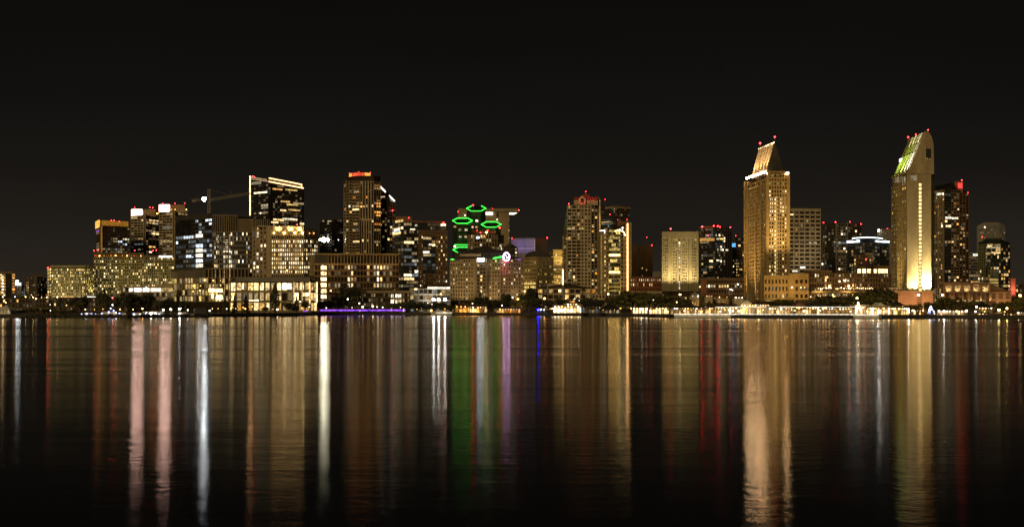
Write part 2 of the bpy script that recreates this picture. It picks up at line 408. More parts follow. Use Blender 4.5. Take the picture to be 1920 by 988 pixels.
for (u0, u1, um, vt, sg, vr, Y, lab, reds) in (
    (246, 298, 271, 405, (246.5, 393, 267, 405), (268, 292, 392.5), 1960, 'pale banded condominium tower with white roof sign, lower and western of the pair', ((252.5, 389.5), (281, 389), (286.5, 389.5))),
    (299, 352, 326, 398, (298.6, 384, 318, 397.5), (319, 347, 384), 1930, 'pale banded condominium tower with white roof sign, taller and eastern of the pair', ((305, 381), (328, 381.5), (346.5, 381)))):
    b = Building('condominium_tower', lab, [(u0, Y + 12), (um, Y), (u1, Y + 30)], vt, 30, 'glass', 'twin banded condominium towers')
    nf = int((545 - vt) / 4.9)
    b.grid(0, vt + 1, 545, nf, 4, .10, .34, 'cream', 1.0).lit(.07, OFFICE, run=(1, 3), clump=.5)
    b.grid(1, vt + 1, 545, nf, 4, .10, .34, 'cream', 1.0).lit(.12, WARM, run=(1, 4), clump=.4)
    b.slab(0, um - 1.2, vt - 4, um + .0, 545, 'cream', 'pier', 1.5); b.slab(1, um, vt - 4, um + 1.6, 545, 'cream', 'pier', 1.5)
    b.up('penthouse', 'tan', *vr[:2], vr[2], vt + 1, Y + 10, 20); b.cap('tan', .6)
    b.up('sign_box', 'tan', sg[0] + .2, sg[2] - .2, sg[1] + .5, vt + 1, Y + 12, 12)
    a = pt(sg[0], sg[1], Y + 11); c = pt(sg[2], sg[3], Y + 11)
    b.kids.append(('sign', unit_box('pinkpanel'), ((a.x+c.x)/2 - b.o.x, Y + 11 - b.o.y, (a.z+c.z)/2 - b.o.z), (c.x-a.x, .5, a.z-c.z), 0))
    if u0 > 290:
        b.up('penthouse', 'stone', 318, 352, 394, 398.5, Y + 4, 20)
        for u in (321, 328, 335.5, 344, 349): b.bulb(1, u, 393, 'amber_lamp', .6, .3)
        b.rect(0, 303, 452, 324, 455.5, 'warm', 'window'); b.rect(0, 306, 425, 322, 429, 'dimcool', 'window')
    else:
        b.bulb(0, 268, 400, 'amber_lamp', .6, .8); b.bulb(1, 294, 400.5, 'amber_lamp', .8, .8)
        b.rect(1, 284, 435, 297, 441, 'warm', 'window'); b.rect(1, 289, 418.5, 296, 422.5, 'whitew', 'window'); b.rect(1, 289, 404.5, 297, 408, 'dim', 'window')
    b.red(*reds, r=.85); b.done()

# ---- big dark office and neighbours
b = Building('office_block', 'big dark finned office block with a column of bluish-white lit stair floors', [(330, 1700), (398, 1640), (446, 1640), (505, 1650)], [403, 405, 406, 410], 60, 'glass')
b.grid(0, 440, 512, 8, 14, .06, .40, 'dark', .5).lit(.42, [('dimcool', 6), ('cool', 2), ('dim', 2)], run=(1, 4))
b.slab(0, 330, 403, 397, 412, 'dark', 'wall', .6)
b.grid(0, 412, 440, 4, 6, .05, .35, 'dark', .5, 360, 398).lit(.3, [('dimcool', 3), ('cool', 2), ('amber', 1)], run=(1, 2))
b.grid(1, 403, 435, 1, 14, .30, .04, 'tan', 1.2)
b.grid(1, 435, 512, 9, 14, .26, .30, 'grey', .8).lit(.13, OFFICE, clump=.35)
b.grid(2, 411, 435, 1, 14, .42, .06, 'stone', 1.2, 446, 475)
b.grid(2, 435, 512, 9, 8, .28, .30, 'grey', .8, 446, 476).lit(.18, OFFICE)
b.grid(2, 411, 425, 1, 8, .42, .06, 'tan', 1.0, 476, 505)
for j, v in enumerate((442, 461, 469.5, 479, 489, 498)):
    b.rect(0, 368.5, v - 3.2, 381, v + 3.2, 'ceil_white' if j in (0, 2, 3, 5) else 'cool', 'window', .7, .3)
    b.rect(0, 368 - 8*(j % 2), v - 2.4, 380, v + 2, 'dimcool', 'window', .6, .2)
for r in range(8):
    for u in (421, 425.5, 431.5):
        if (r*7 + int(u)) % 5: b.rect(1, u - 1.6, 440.5 + r*9 + (2 if r > 3 else 0), u + 1.6, 446 + r*9 + (2 if r > 3 else 0), 'whitew', 'window', .4)
for v in (441, 450, 459): b.rect(1, 407, v, 410, v + 5, 'whitew', 'window', .4)
b.bulb(0, 374, 442.5, 'white_flood', .6, 1.4); b.cap('dark', .8); b.done()

b = Building('glass_tower', 'dark glass tower outlined by gold light strips along its sloping roof', [(467, 1880), (503, 1850), (570, 1900)], [334, 340, 352], 45, 'glass')
b.grid(0, 342, 430, 19, 8, .05, .16, 'dark', .35).lit(.05, OFFICE, run=(1, 4), clump=.7)
b.grid(1, 354, 430, 16, 16, .05, .16, 'dark', .35).lit(.05, [('warm', 3), ('dim', 3)], run=(3, 7), clump=.8)
for (u0, v, u1, m) in ((526, 378.2, 543, 'warm'), (537, 384, 558, 'yellow'), (525, 394.5, 536, 'warm'), (540, 394, 562, 'warm'), (529, 411, 557, 'whitew'), (508, 417, 521, 'warm'), (511, 355, 529, 'amber'), (535, 356.5, 557, 'yellow')):
    b.rect(1, u0, v - 1.5, u1, v + 1.5, m, 'window', .5)
b.rect(0, 477, 360, 501, 362.8, 'whitew', 'window', .5); b.rect(0, 472, 341, 490, 346, 'dim', 'window', .4); b.rect(1, 520, 348, 532, 351, 'dim', 'window', .4)
m = b.mb('roof', 'steel'); q0, q1 = pt(504, 334, 1866), pt(566, 346.5, 1905)
m.sweep([q0, q1, q1 - Vector((0, 0, 8)), q0 - Vector((0, 0, 9))], Vector((0, 14, 0)))
m = MB()
for (a, c, Ya, Yc) in (((469, 330), (469, 404), 1878, 1878), ):
    m.tube(pt(*a, Ya), pt(*c, Yc), .75)
b.kids.append(('light_strip', m.mesh('light_strip', 'strip', b.o), (0, 0, 0), (1, 1, 1), 0))
for (a, c, Ya, Yc, mat) in (((471, 336), (504, 340.6), 1876, 1849, 'strip_dim'), ((504, 340.6), (569, 353), 1849, 1898, 'strip'), ((504.5, 334), (565.5, 346), 1865, 1903, 'strip'), ((471, 333), (500, 337), 1880, 1870, 'strip_dim'), ((565.5, 346), (565.5, 351), 1903, 1900, 'strip')):
    m = MB(); m.tube(pt(*a, Ya), pt(*c, Yc), .55); b.kids.append(('light_strip', m.mesh('light_strip', mat, b.o), (0, 0, 0), (1, 1, 1), 0))
b.bulb(0, 489.5, 400, 'white_lamp', .6, .8); b.red((474, 330.5), (477, 332), (557, 421), r=.95); b.done()

b = Building('hotel', 'pale stone block with gold-washed crown and rows of white windows', [(474, 1630), (501, 1600), (569, 1600), (595.5, 1625)], [425, 424.5, 424.5, 432], 40, 'brownglass')
b.grid(0, 425, 522, 12, 4, .45, .35, 'stone', .6).lit(.25, OFFICE)
for r in range(9):
    if r in (0, 4, 5, 7, 8): b.rect(0, 480, 441 + r*8.2, 487.5, 445.5 + r*8.2, 'whitew', 'window', .4)
b.grid(1, 441, 522, 10, 17, .34, .34, 'stone', .7).lit(.66, [('whitew', 6), ('warm', 4), ('dim', 2)], rows=range(1, 9), clump=.15, wf=.72)
b.grid(2, 441, 522, 10, 7, .34, .34, 'stone', .7).lit(.8, [('whitew', 6), ('warm', 4), ('dim', 1)], rows=range(1, 9), wf=.72)
b.slab(1, 501, 424.5, 569, 441, 'stone', 'wall', .5); b.slab(2, 569, 432, 595, 441, 'stone', 'wall', .5)
b.slab(1, 501, 424.5, 508, 522, 'stone', 'wall', 1.0)
b.up('crown', 'cream', 512, 566, 424.4, 431, 1598.5, 8)
b.up('crown', 'cream', 483, 568, 423, 425.5, 1606, 20)
for u in (514, 533, 553, 568): b.bulb(1, u, 437, 'yellow_lamp', .8, 1.6)
for u in (578, 586): b.bulb(2, u, 437.5, 'amber_lamp', .65, 1.6)
for u in (522, 545, 562): b.flood(1, u, 434, 426, 9000, (1, .72, .3), 4, 120)
b.bulb(1, 538.5, 507, 'amber_lamp', .5, 1)
b.cap('cream', .5); b.done()

b = Building('office_tower', 'dark dim tower with a dazzling greenish-white floodlight, beside the striped condominium', [(600, 2050), (622, 2030), (646, 2040)], [412, 410, 411], 40, 'glass')
b.grid(0, 411, 500, 16, 5, .12, .3, 'dark', .5).lit(.04, DIM); b.grid(1, 411, 500, 16, 5, .12, .3, 'dark', .5).lit(.05, DIM)
for u, r in ((601.5, 2.0), (608, 4.2), (615, 2.6)): b.disc(0, u, 450, 'greenflood', r*.72, 5)
b.bulb(1, 634, 450, 'white_lamp', .6, 1); b.rect(0, 615, 414, 622, 415.6, 'whitew', 'window', .6); b.red((639, 409), r=1.0)
b.slab(0, 600, 409.5, 646, 412, 'dark', 'parapet', .8); b.done()

# ---- podium, pavilion, finned office
b = Building('podium_building', 'low podium with fin screen above gold-lit glass storeys', [(322, 1540), (384, 1480), (466, 1490)], [505, 503.5, 505], 50, 'brownglass')
b.slab(0, 322, 508, 384, 521, 'darkbrown', 'screen', .8); b.grid(0, 508, 521, 1, 22, .4, .05, 'grey', 1.0, name='screen')
b.grid(1, 504, 521, 1, 12, .22, .10, 'stone', 1.2, name='screen')
b.grid(0, 521, 566, 4, 12, .16, .14, 'sand', .5).lit(.75, [('pavdim', 5), ('yellow', 3), ('dim', 2)], run=(1, 3))
b.grid(1, 521, 566, 4, 13, .16, .14, 'sand', .6).lit(.68, [('pavdim', 4), ('warm', 3), ('yellow', 2)], run=(1, 2))
b.rect(1, 391, 541, 417, 547.5, 'hall', 'window', .6); b.rect(1, 406, 553, 417, 561, 'hall', 'window', .6); b.rect(1, 396, 550, 400, 560, 'hall', 'window', .6)
for u, v in ((364, 536), (377, 536), (363, 546), (376, 545), (400, 526), (413, 526), (400, 535), (413, 535), (385, 525)): b.bulb(1 if u > 385 else 0, u, v, 'amber_lamp', .5, .6)
for u in (403, 412, 420, 430): b.rect(1, u, 505, u + 1.1, 562, 'pavdim', 'light_strip', 1.4)
b.done()
b = Building('entrance_hall', 'low pale entrance hall with bright white glass band, before the long hotel', [(230, 1490), (325, 1490)], 536, 30, 'brownglass')
b.slab(0, 230, 536, 325, 539, 'cream', 'roof', 3); b.up('roof_box', 'cream', 303, 322, 531, 536, 1496, 10)
b.grid(0, 539, 566, 3, 18, .12, .2, 'tan', .4).lit(.5, [('dim', 3), ('pavdim', 2)])
for u0, u1, m in ((242, 250, 'ceil_white'), (252, 265, 'white_strip'), (268, 280, 'white_strip'), (283, 302, 'ceil_white'), (303, 322, 'pavdim')): b.rect(0, u0, 540, u1, 547, m, 'window', .5)
b.bulb(0, 276, 538.5, 'white_lamp', .6, 3.4); b.done()

b = Building('glass_pavilion', 'wide two-storey pavilion glowing gold through glass walls under grey fascia', [(432, 1440), (443, 1430), (582, 1430), (594, 1440)], [529, 520, 520, 528], 40, 'brownglass')
b.slab(1, 443, 519.5, 582, 528.2, 'grey', 'fascia', 3.0)
b.grid(1, 528.5, 585, 3, 13, .09, .17, 'sand', 1.0).lit(.9, [('pavilion', 5), ('hall', 1), ('pavdim', 1)], rows=(2,))
b.lit(.9, [('pavdim', 2), ('dim', 5), ('dimcool', 1)], rows=(1,), cols=range(0, 7)); b.lit(.95, [('gold_glow', 3), ('pavdim', 3), ('pavilion', 1)], rows=(0,), cols=range(0, 7)); b.lit(.9, [('pavilion', 4), ('hall', 1), ('pavdim', 2)], rows=(1,), cols=range(7, 13)); b.lit(.95, [('gold_glow', 4), ('pavdim', 2), ('pavilion', 1)], rows=(0,), cols=range(7, 13))
b.grid(0, 529, 585, 3, 1, .12, .12, 'sand', .6).lit(1, [('pavilion', 1)]); b.grid(2, 529, 585, 3, 2, .12, .14, 'sand', .6).lit(1, [('pavilion', 2), ('pavdim', 1)])
b.rect(1, 528, 531, 546, 542, 'hall', 'window', .3); b.rect(1, 566, 549, 580, 555, 'hall', 'window', .3); b.rect(1, 467, 562, 486, 568, 'hall', 'window', .3); b.rect(1, 453, 531, 457, 542, 'hall', 'window', .35)
for u in (550.5, 566, 580): b.rect(1, u, 529, u + 2.4, 570, 'pavilion', 'light_strip', 1.3)
b.rect(2, 591.5, 529, 593.5, 568, 'hall', 'light_strip', .9); b.done()

b = Building('office_block', 'brown office block with tall dark fin screen above white-lit storeys', [(552, 1680), (590, 1590), (748, 1600)], [481, 477, 477], 50, 'brownglass')
b.grid(0, 480, 497, 1, 10, .3, .08, 'tan', 1.0); b.grid(0, 499, 516, 1, 10, .3, .06, 'tan', 1.0); b.slab(0, 552, 496, 590, 499.5, 'gold', 'wall', 1.4); b.slab(0, 552, 515, 590, 518.5, 'gold', 'wall', 1.4)
b.grid(0, 518, 586, 6, 8, .2, .3, 'brown', .8).lit(.2, WARM)
b.slab(1, 590, 475.5, 748, 478, 'gold', 'roof', 1.8); b.slab(1, 590, 479, 615, 494, 'dark', 'screen', .5)
b.grid(1, 478.5, 494.5, 1, 22, .22, .05, 'tan', 1.2, 615, 748, name='screen')
b.grid(1, 496, 586, 8, 26, .26, .30, 'brown', .9)
b.lit(.9, [('pavilion', 3), ('whitew', 2)], cols=(2,), wf=1); b.lit(.85, [('whitew', 4), ('warm', 2)], cols=(10, 18, 19), rows=range(4, 8)); b.lit(.6, [('warm', 4), ('dim', 3)], cols=(9, 11, 16, 20, 21, 22), rows=range(4, 8)); b.lit(.25, [('dim', 5), ('warm', 1)], cols=(4, 5, 6, 7, 12, 13, 23, 24))
for k in range(7): b.rect(1, 601.5, 498.5 + k*10.8, 612, 505.5 + k*10.8, 'hall' if k < 5 else 'whitew', 'window', .8)
b.slab(1, 590, 494, 748, 496.5, 'gold', 'wall', 1.3); b.slab(1, 590, 516.5, 748, 518, 'gold', 'wall', 1.0); b.slab(1, 612, 546.5, 648, 548.5, 'gold', 'canopy', 5); b.bulb(1, 620, 545, 'amber_lamp', .6, 5)
for u in (605, 640, 700, 735): b.flood(1, u, 520, 478, 4500, (1, .58, .22), 14, 110)
b.done()
b = Building('office_annex', 'low dark annex with few lit windows behind quay trees, east of finned office', [(668, 1560), (768, 1565)], 546, 25, 'brownglass')
b.slab(0, 668, 545, 768, 549.5, 'tan', 'roof', 1.6); b.grid(0, 549, 586, 4, 22, .22, .3, 'darkbrown', .7).lit(.2, [('dim', 3), ('warm', 1)])
for u0, u1 in ((671, 678), (733, 738), (741, 746), (747, 752)):
    for v in (551.5, 562): b.rect(0, u0, v, u1, v + 6.5, 'whitew' if u0 > 700 else 'hall', 'window', .5)
b.done()
b = Building('parking_terrace', 'low white open terrace building with three dazzling white floodlights', [(768, 1590), (844, 1600)], 541, 30, 'brownglass')
b.grid(0, 541, 586, 4, 9, .10, .30, 'white', 1.2).lit(.8, [('dim', 4), ('dimcool', 3), ('warm', 1)])
b.rect(0, 801, 538, 843, 541.5, 'ceil_white', 'light_strip', 1.8); b.rect(0, 777, 540.5, 782, 543.5, 'hall', 'window', 1.5)
for u in (813.5, 823, 834.5): b.disc(0, u, 561.5, 'white_flood', 1.3, 3)
b.bulb(0, 826, 551, 'amber_lamp', .7, 1.6); b.flood(0, 800, 572, 548, 5000, (1, .95, .8), 12, 120); b.done()

# ---- striped condominium, red-rimmed office
b = Building('condominium_tower', 'tall striped condominium tower crowned with a red and gold lit drum', [(645.5, 1960), (650, 1915), (661, 1898), (675, 1890), (701, 1890), (713, 1900)], 338.5, 30, 'brownglass')
for i in range(3): b.grid(i, 340, 590, 44, 2 if i else 1, .05, .34, 'tan', 1.0).lit(.08, COND, clump=.5, fill=.04)
b.grid(3, 340, 411, 1, 5, .36, .02, 'cream', 1.5); b.grid(3, 340, 411, 13, 5, .02, .12, 'brown', .5).lit(.09, COND, clump=.4, fill=.03, wf=.6)
b.grid(3, 412, 590, 1, 5, .34, .02, 'cream', 1.9, 678, 701); b.grid(3, 412, 590, 33, 5, .02, .14, 'brown', .6, 678, 701).lit(.1, COND, clump=.5, fill=.03, wf=.6)
b.grid(4, 340, 590, 44, 3, .08, .28, 'tan', .8).lit(.28, [('orange', 3), ('amber', 3), ('dim', 3)], run=(1, 3), clump=.4)
b.slab(3, 676, 410.5, 701, 412.5, 'cream', 'wall', 2.0)
cy = [(655, 1925), (660, 1908), (670, 1900), (684, 1900), (694.5, 1910)]
for k in range(4):
    p, q = xy(*cy[k]), xy(*cy[k+1])
    m = b.mb('crown_drum', 'stone'); m.prism([p, q, q + Vector((0, 16)), p + Vector((0, 16))], zz(339, 1900), zz(324, 1900))
    mm = MB(); mm.bar(p, q, zz(336, 1905), zz(324.5, 1905), .1, .4); b.kids.append(('crown_light', mm.mesh('crown_light', 'crown_red' if k in (1, 3) and k != 3 else ('crown_gold' if k != 2 else 'crown_red'), b.o), (0, 0, 0), (1, 1, 1), 0))
    mm = MB(); mm.bar(p, q, zz(338.5, 1905), zz(335, 1905), .2, .8); b.kids.append(('crown_light', mm.mesh('crown_light', 'crown_gold', b.o), (0, 0, 0), (1, 1, 1), 0))
b.up('penthouse', 'darkbrown', 690, 713, 333, 339, 1910, 15)
for u0, v, u1, m in ((662, 387, 675, 'warm'), (676, 387.5, 684, 'amber'), (662, 393, 674, 'warm'), (655, 387, 657.5, 'white_strip'), (665, 360, 674, 'whitew'), (664, 420, 671, 'warm'), (663, 453, 675, 'warm'), (664, 430, 673, 'dimcool')):
    b.rect(2, u0, v - 1.4, u1, v + 1.4, m, 'window', .9) if u1 < 676 else b.rect(3, u0, v - 1.4, u1, v + 1.4, m, 'window', .9)
for v in (415, 431, 475): b.rect(1, 651, v - 1.5, 654, v + 1.5, 'warm', 'window', .9)
b.red((655.5, 325), (673, 322.5), (694, 324), r=.8, mat='red_small'); b.done()
b = Building('glass_tower', 'dark slim tower with white-lit sloping roof edge, attached east of the striped condominium', [(712, 1925), (726, 1920), (740.5, 1930)], [347, 358, 376], 30, 'brownglass')
b.grid(0, 368, 560, 34, 3, .14, .26, 'tan', .6).lit(.09, COND); b.grid(1, 378, 560, 32, 3, .14, .26, 'tan', .6).lit(.12, COND, clump=.4)
m = MB(); m.tube(pt(711.5, 348.5, 1919), pt(740, 377.5, 1926), 1.05); b.kids.append(('light_strip', m.mesh('light_strip', 'white_strip', b.o), (0, 0, 0), (1, 1, 1), 0))
b.rect(0, 713, 368, 722, 370.5, 'strip_dim', 'light_strip', .7); b.red((725.5, 396), (736.5, 395), r=1.15); b.rect(1, 730, 394, 734, 396.5, 'dimcool', 'window', .7); b.done()
b = Building('office_tower', 'dark glass office with red-glowing roof rim and rows of white lights', [(736, 1840), (757, 1800), (836, 1815)], [411, 414, 417], 45, 'blueglass')
b.grid(0, 412, 540, 19, 4, .07, .28, 'dark', .5).lit(.2, OFFICE, run=(1, 3), clump=.4)
b.grid(1, 418, 540, 18, 16, .06, .26, 'dark', .5).lit(.16, OFFICE, run=(1, 4), clump=.4)
b.slab(1, 757, 414.5, 836, 417.5, 'redbrown', 'parapet', .9); b.up('penthouse', 'redbrown', 742, 772, 406, 414, 1830, 20)
b.rect(0, 737, 436, 752, 440, 'warm', 'window', .6); b.rect(0, 740, 429, 750, 432.5, 'whitew', 'window', .6); b.rect(1, 757.5, 435.5, 761.5, 439, 'warm', 'window', .6); b.rect(1, 778, 421, 782, 424.5, 'whitew', 'window', .6); b.rect(1, 769, 429, 778, 431, 'whitew', 'window', .6)
b.red((766.5, 408.5), (831.5, 417.5), r=1.1); b.done()
b = Building('office_tower', 'square-windowed brown stone office with dark glass centre, before the red-rimmed tower', [(784, 1740), (839, 1750)], 433, 35, 'blueglass')
b.grid(0, 433, 548, 14, 3, .45, .5, 'brown', .7, 784, 793).lit(.2, OFFICE); b.grid(0, 433, 444, 2, 8, .5, .5, 'brown', .7, 793, 817)
b.grid(0, 444, 513, 11, 3, .04, .25, 'dark', .3, 793, 817).lit(.3, [('whitew', 2), ('dimcool', 3), ('warm', 2)], run=(1, 2))
b.grid(0, 433, 548, 14, 5, .5, .5, 'brown', .7, 817, 839).lit(.3, [('warm', 3), ('whitew', 2), ('yellow', 1)], rows=range(2, 13)); b.grid(0, 513, 548, 5, 5, .5, .5, 'brown', .7, 793, 817).lit(.1, WARM)
b.rect(0, 793, 471, 805, 474.5, 'ceil_white', 'window', .5); b.rect(0, 804, 457, 810, 460, 'ceil_white', 'window', .5); b.rect(0, 803, 449, 812, 452, 'dim', 'window', .5)
b.cap('brown', .7, .5); b.done()

# ---- hexagon towers and the cantilever tower
b = Building('cantilever_tower', 'plain tan tower with flat roof slab jutting east over white soffit lights', [(859, 2380), (955, 2380)], 391, 40, 'tan')
b.slab(0, 859, 396, 876, 520, 'tan', 'wall', .6); b.up('roof_slab', 'tan', 905, 972.5, 391, 397, 2378, 40); b.up('roof_slab', 'sand', 940, 972, 397, 399, 2379.5, 30)
b.rect(0, 910, 398, 924, 403, 'white_strip', 'soffit_light', 1.6, 1.5)
a, c = pt(954.5, 399.2, 2382), pt(970, 402.4, 2382)
m = MB(); m.sweep([(a.x, 2380, a.z), (c.x, 2380, a.z), (c.x - 5, 2380, c.z), (a.x, 2380, c.z)], Vector((0, 3, 0))); b.kids.append(('soffit_light', m.mesh('soffit_light', 'white_strip', b.o), (0, 0, 0), (1, 1, 1), 0))
b.slab(0, 931, 399, 934.5, 407, 'dark', 'slot', 1.1)
for v in (410, 417, 424, 431, 438, 445, 452): b.rect(0, 953.2, v, 955.2, v + 2.6, 'dim', 'window', 1.2)
b.bulb(0, 872, 404, 'white_lamp', .8, 2); b.bulb(0, 932, 412, 'white_lamp', .8, 2)
for v in (455, 480): b.slab(0, 939, v, 941, v + 2, 'tan', 'slot', 1.0)
b.red((859, 397), (923.5, 391.5), (973, 394), r=1.3); b.done()
hx = empty('hexagon_tower', (*xy(893, 2140), GZ), 'dark clustered tower of four hexagon columns outlined with green neon', 'office tower')
ho = Vector(hx.location); hm = MB(); hw = MB(); hexn = []
for (uc, vc, hwid, dv, Y, vlow, mat) in ((893, 392, 17.5, 6, 2160, 590, 'green_neon'), (867, 415, 18, 6, 2110, 590, 'green_neon'), (921, 422, 18, 6, 2110, 590, 'green_neon'), (869, 469.5, 19, 6, 2075, 590, 'green_neon')):
    r = hwid*Y/F; c = xy(uc, Y); zc = zz(vc, Y); pl, zs = [], []
    for k in range(6):
        t = R(60*k); x, y = c.x + r*math.cos(t), c.y + r*math.sin(t)
        pl.append((x, y)); zs.append(zc + (y - c.y)/(r*.866)*dv*Y/F)
    hm.prism(pl, GZ, zs)
    for k in range(6):
        if uc == 893 and k in (1,): continue
        if uc == 869 and k in (0, 5): continue
        m = MB(); j = (k+1) % 6
        dirv = lambda q: Vector((q[0] - c.x, q[1] - c.y))
        A = Vector((*pl[k], zs[k])); B_ = Vector((*pl[j], zs[j])); oA = dirv(pl[k]).normalized()*.7; oB = dirv(pl[j]).normalized()*.7
        m.tube(A + Vector((*oA, .9)), B_ + Vector((*oB, .9)), .38); hexn.append(m.mesh('neon_tube', mat, ho))
    for k in (3, 4, 5):      # faces towards the water
        A, B_ = Vector(pl[k]), Vector(pl[(k+1) % 6]); L = (B_ - A).length; d = (B_ - A)/L
        zt = min(zs[k], zs[(k+1) % 6]) - 1.5; nf = int((zt - 40)/3.9)
        for f in range(nf + 1): hw.bar(A, B_, zt - f*3.9 - .55, zt - f*3.9 + .55, 0, .4)
hm.build('column', 'greenglass', hx, ho); hw.build('wall', 'dark', hx, ho)
for me in hexn: child('neon_tube', me, hx, (0, 0, 0))
for (u, v, Y, m) in ((894, 414, 2138, 'whitew'), (893, 426, 2138, 'warm'), (874, 431, 2092, 'whitew'), (863, 444, 2092, 'whitew'), (873, 444, 2092, 'warm'), (862, 431, 2092, 'dim'), (853, 425, 2096, 'gold_glow'), (853, 462, 2096, 'whitew'), (921, 437, 2092, 'dim')):
    a = pt(u, v, Y - 1.2); child('window', unit_box(m), hx, a - ho, (3.4, .3, 2.6))
a = pt(865, 459, 2090); child('green_panel', unit_box('green_neon'), hx, pt(866, 459, 2056) - ho, (20, .3, .6))
for (u, v) in ((887, 385), (886, 426), (937, 427)):
    mast_lamp(hx, pt(u, v, 2085) - ho, 'red_beacon', 1.1, 6)
spot(hx, pt(867, 480, 2040), pt(867, 430, 2092), 40000, (.1, 1, .15), 60, 1, 2); spot(hx, pt(893, 440, 2080), pt(893, 392, 2145), 30000, (.1, 1, .15), 60, 1, 2); spot(hx, pt(921, 440, 2060), pt(921, 424, 2100), 30000, (.1, 1, .15), 70, 1, 2)

b = Building('apartment_tower', 'curved-front grid tower with red and amber rooftop lamps below green neon', [(877.5, 2010), (890, 1985), (911, 1975), (932, 1985), (944, 2010)], [440, 438, 437.5, 439, 442], 30, 'brownglass')
for i in range(4): b.grid(i, 440, 500, 8, 4, .22, .26, 'tan', .7).lit(.22, [('dim', 5), ('warm', 2), ('whitew', 1)])
b.rect(1, 894, 444, 899, 447, 'blue_small', 'window', .7); b.rect(3, 936, 459, 939, 463, 'whitew', 'window', .9); b.rect(1, 901, 457.5, 904, 461, 'whitew', 'window', .9)
b.up('penthouse', 'redbrown', 893, 930, 433, 438, 1990, 15); b.bulb(2, 911, 436, 'yellow_lamp', 1.1, 1)
b.red((895, 432), (901, 436.5), (914.5, 432), r=1.0); b.done()

# ---- pyramid-roof hotel with neon ring
b = Building('hotel', 'broad pale hotel under a dark pyramid roof with round neon ring sign', [(844, 1720), (888, 1705), (894, 1698), (911, 1698), (917, 1705), (938, 1700), (981, 1720)], [487, 485, 485, 485, 485, 485, 487], 45, 'brownglass')
b.grid(0, 486, 570, 12, 9, .5, .5, 'stone', .6).lit(.2, [('dim', 4), ('warm', 2), ('yellow', 1)])
b.slab(1, 888, 485, 894, 570, 'stone', 'wall', .6)
b.grid(2, 494, 570, 11, 3, .35, .4, 'tan', .5).lit(.32, WARM); b.slab(3, 911, 485, 917, 570, 'stone', 'wall', .6)
b.grid(4, 486, 570, 12, 4, .55, .5, 'stone', .6).lit(.25, [('dim', 3), ('warm', 2)])
b.grid(5, 486, 570, 12, 9, .5, .5, 'stone', .6).lit(.2, [('dim', 3), ('warm', 2), ('whitew', 1)]) 
b.rect(2, 895.5, 484.5, 908, 490, 'white_sign', 'sign', 1.2, .8)
Y = 1712
base = [xy(858, Y), xy(944, Y), xy(938, Y + 40), xy(864, Y + 40)]
b.mb('roof', 'roofdark').prism([xy(852, Y), xy(948, Y), xy(944, Y + 40), xy(856, Y + 40)], zz(486, Y), zz(474, Y))
b.mb('roof', 'roofdark').cone([xy(856, Y + 2), xy(946, Y + 2), xy(940, Y + 42), xy(862, Y + 42)], zz(474, Y), pt(911, 460, Y + 20))
b.up('balustrade', 'stone', 862, 902, 476, 481, 1710, 3)
m = MB(); c = pt(949.5, 481.5, 1696); r0 = 7*1696/F
for k in range(16):
    t, t2 = 2*math.pi*k/16, 2*math.pi*(k+1)/16
    m.tube((c.x + r0*math.cos(t)*.82, c.y, c.z + r0*math.sin(t)*1.1), (c.x + r0*math.cos(t2)*.82, c.y, c.z + r0*math.sin(t2)*1.1), .5)
b.kids.append(('neon_ring', m.mesh('neon_ring', 'pink_neon', b.o), (0, 0, 0), (1, 1, 1), 0))
m = MB(); m.tube((c.x - 1.2, c.y, c.z + 2.3), (c.x + 1.2, c.y, c.z - 1), .45); m.tube((c.x + 1.2, c.y, c.z - 1), (c.x - .6, c.y, c.z - 2), .4); b.kids.append(('neon_hook', m.mesh('neon_hook', 'cool_strip', b.o), (0, 0, 0), (1, 1, 1), 0))
m = MB(); m.tube(pt(924.5, 484.5, 1696), pt(943, 481, 1696), .75); b.kids.append(('neon_arm', m.mesh('neon_arm', 'green_neon', b.o), (0, 0, 0), (1, 1, 1), 0))
m = MB(); m.tube((c.x, c.y + .6, c.z - r0*1.2), (c.x, 1701, zz(492, 1700)), .4); m.tube(pt(925, 485.2, 1697), pt(925, 488, 1702), .3); b.parts['sign_bracket', 'black'] = m
b.rect(5, 944, 490.5, 954, 492.5, 'red_panel', 'neon_panel', .8)
b.rect(5, 968.5, 485.6, 976, 487.4, 'purple', 'light_strip', 1); b.rect(0, 846, 485.5, 852, 486.8, 'green_neon', 'light_strip', 1)
spot(b.root, (c.x, 1694, c.z - r0 - 2), (c.x, 1700, c.z - 16), 3000, (1, .1, .08), 110)
b.flood(5, 960, 576, 500, 12000, (1, .72, .4), 16, 110); b.flood(0, 868, 576, 500, 11000, (1, .75, .4), 16, 110); b.flood(4, 925, 577, 500, 9000, (1, .75, .4), 16, 110)
b.done()
b = Building('domed_block', 'dark round-topped block behind the neon ring sign', [(944, 1800), (958, 1790), (970.5, 1800)], [463, 459, 464], 25, 'brownglass')
b.grid(0, 464, 560, 15, 2, .3, .4, 'darkbrown', .4).lit(.1, WARM); b.grid(1, 464, 560, 15, 2, .3, .4, 'darkbrown', .4).lit(.15, WARM)
p = [xy(944, 1798), xy(958, 1788), xy(970.5, 1798), xy(968, 1825), xy(947, 1825)]; b.mb('roof', 'roofdark').cone(p, zz(463.5, 1798), pt(957, 456, 1808)); b.done()
b = Building('violet_hall', 'wide windowless block washed in violet light, far behind the domed office', [(958, 2240), (1002.5, 2230), (1026, 2250)], 447, 60, 'violet')
b.slab(0, 958, 446.5, 1002, 448, 'grey', 'parapet', .8); b.slab(1, 1002.5, 446.5, 1026, 448, 'grey', 'parapet', .8); b.slab(0, 960, 462.5, 1002, 463.3, 'grey', 'ledge', .6)
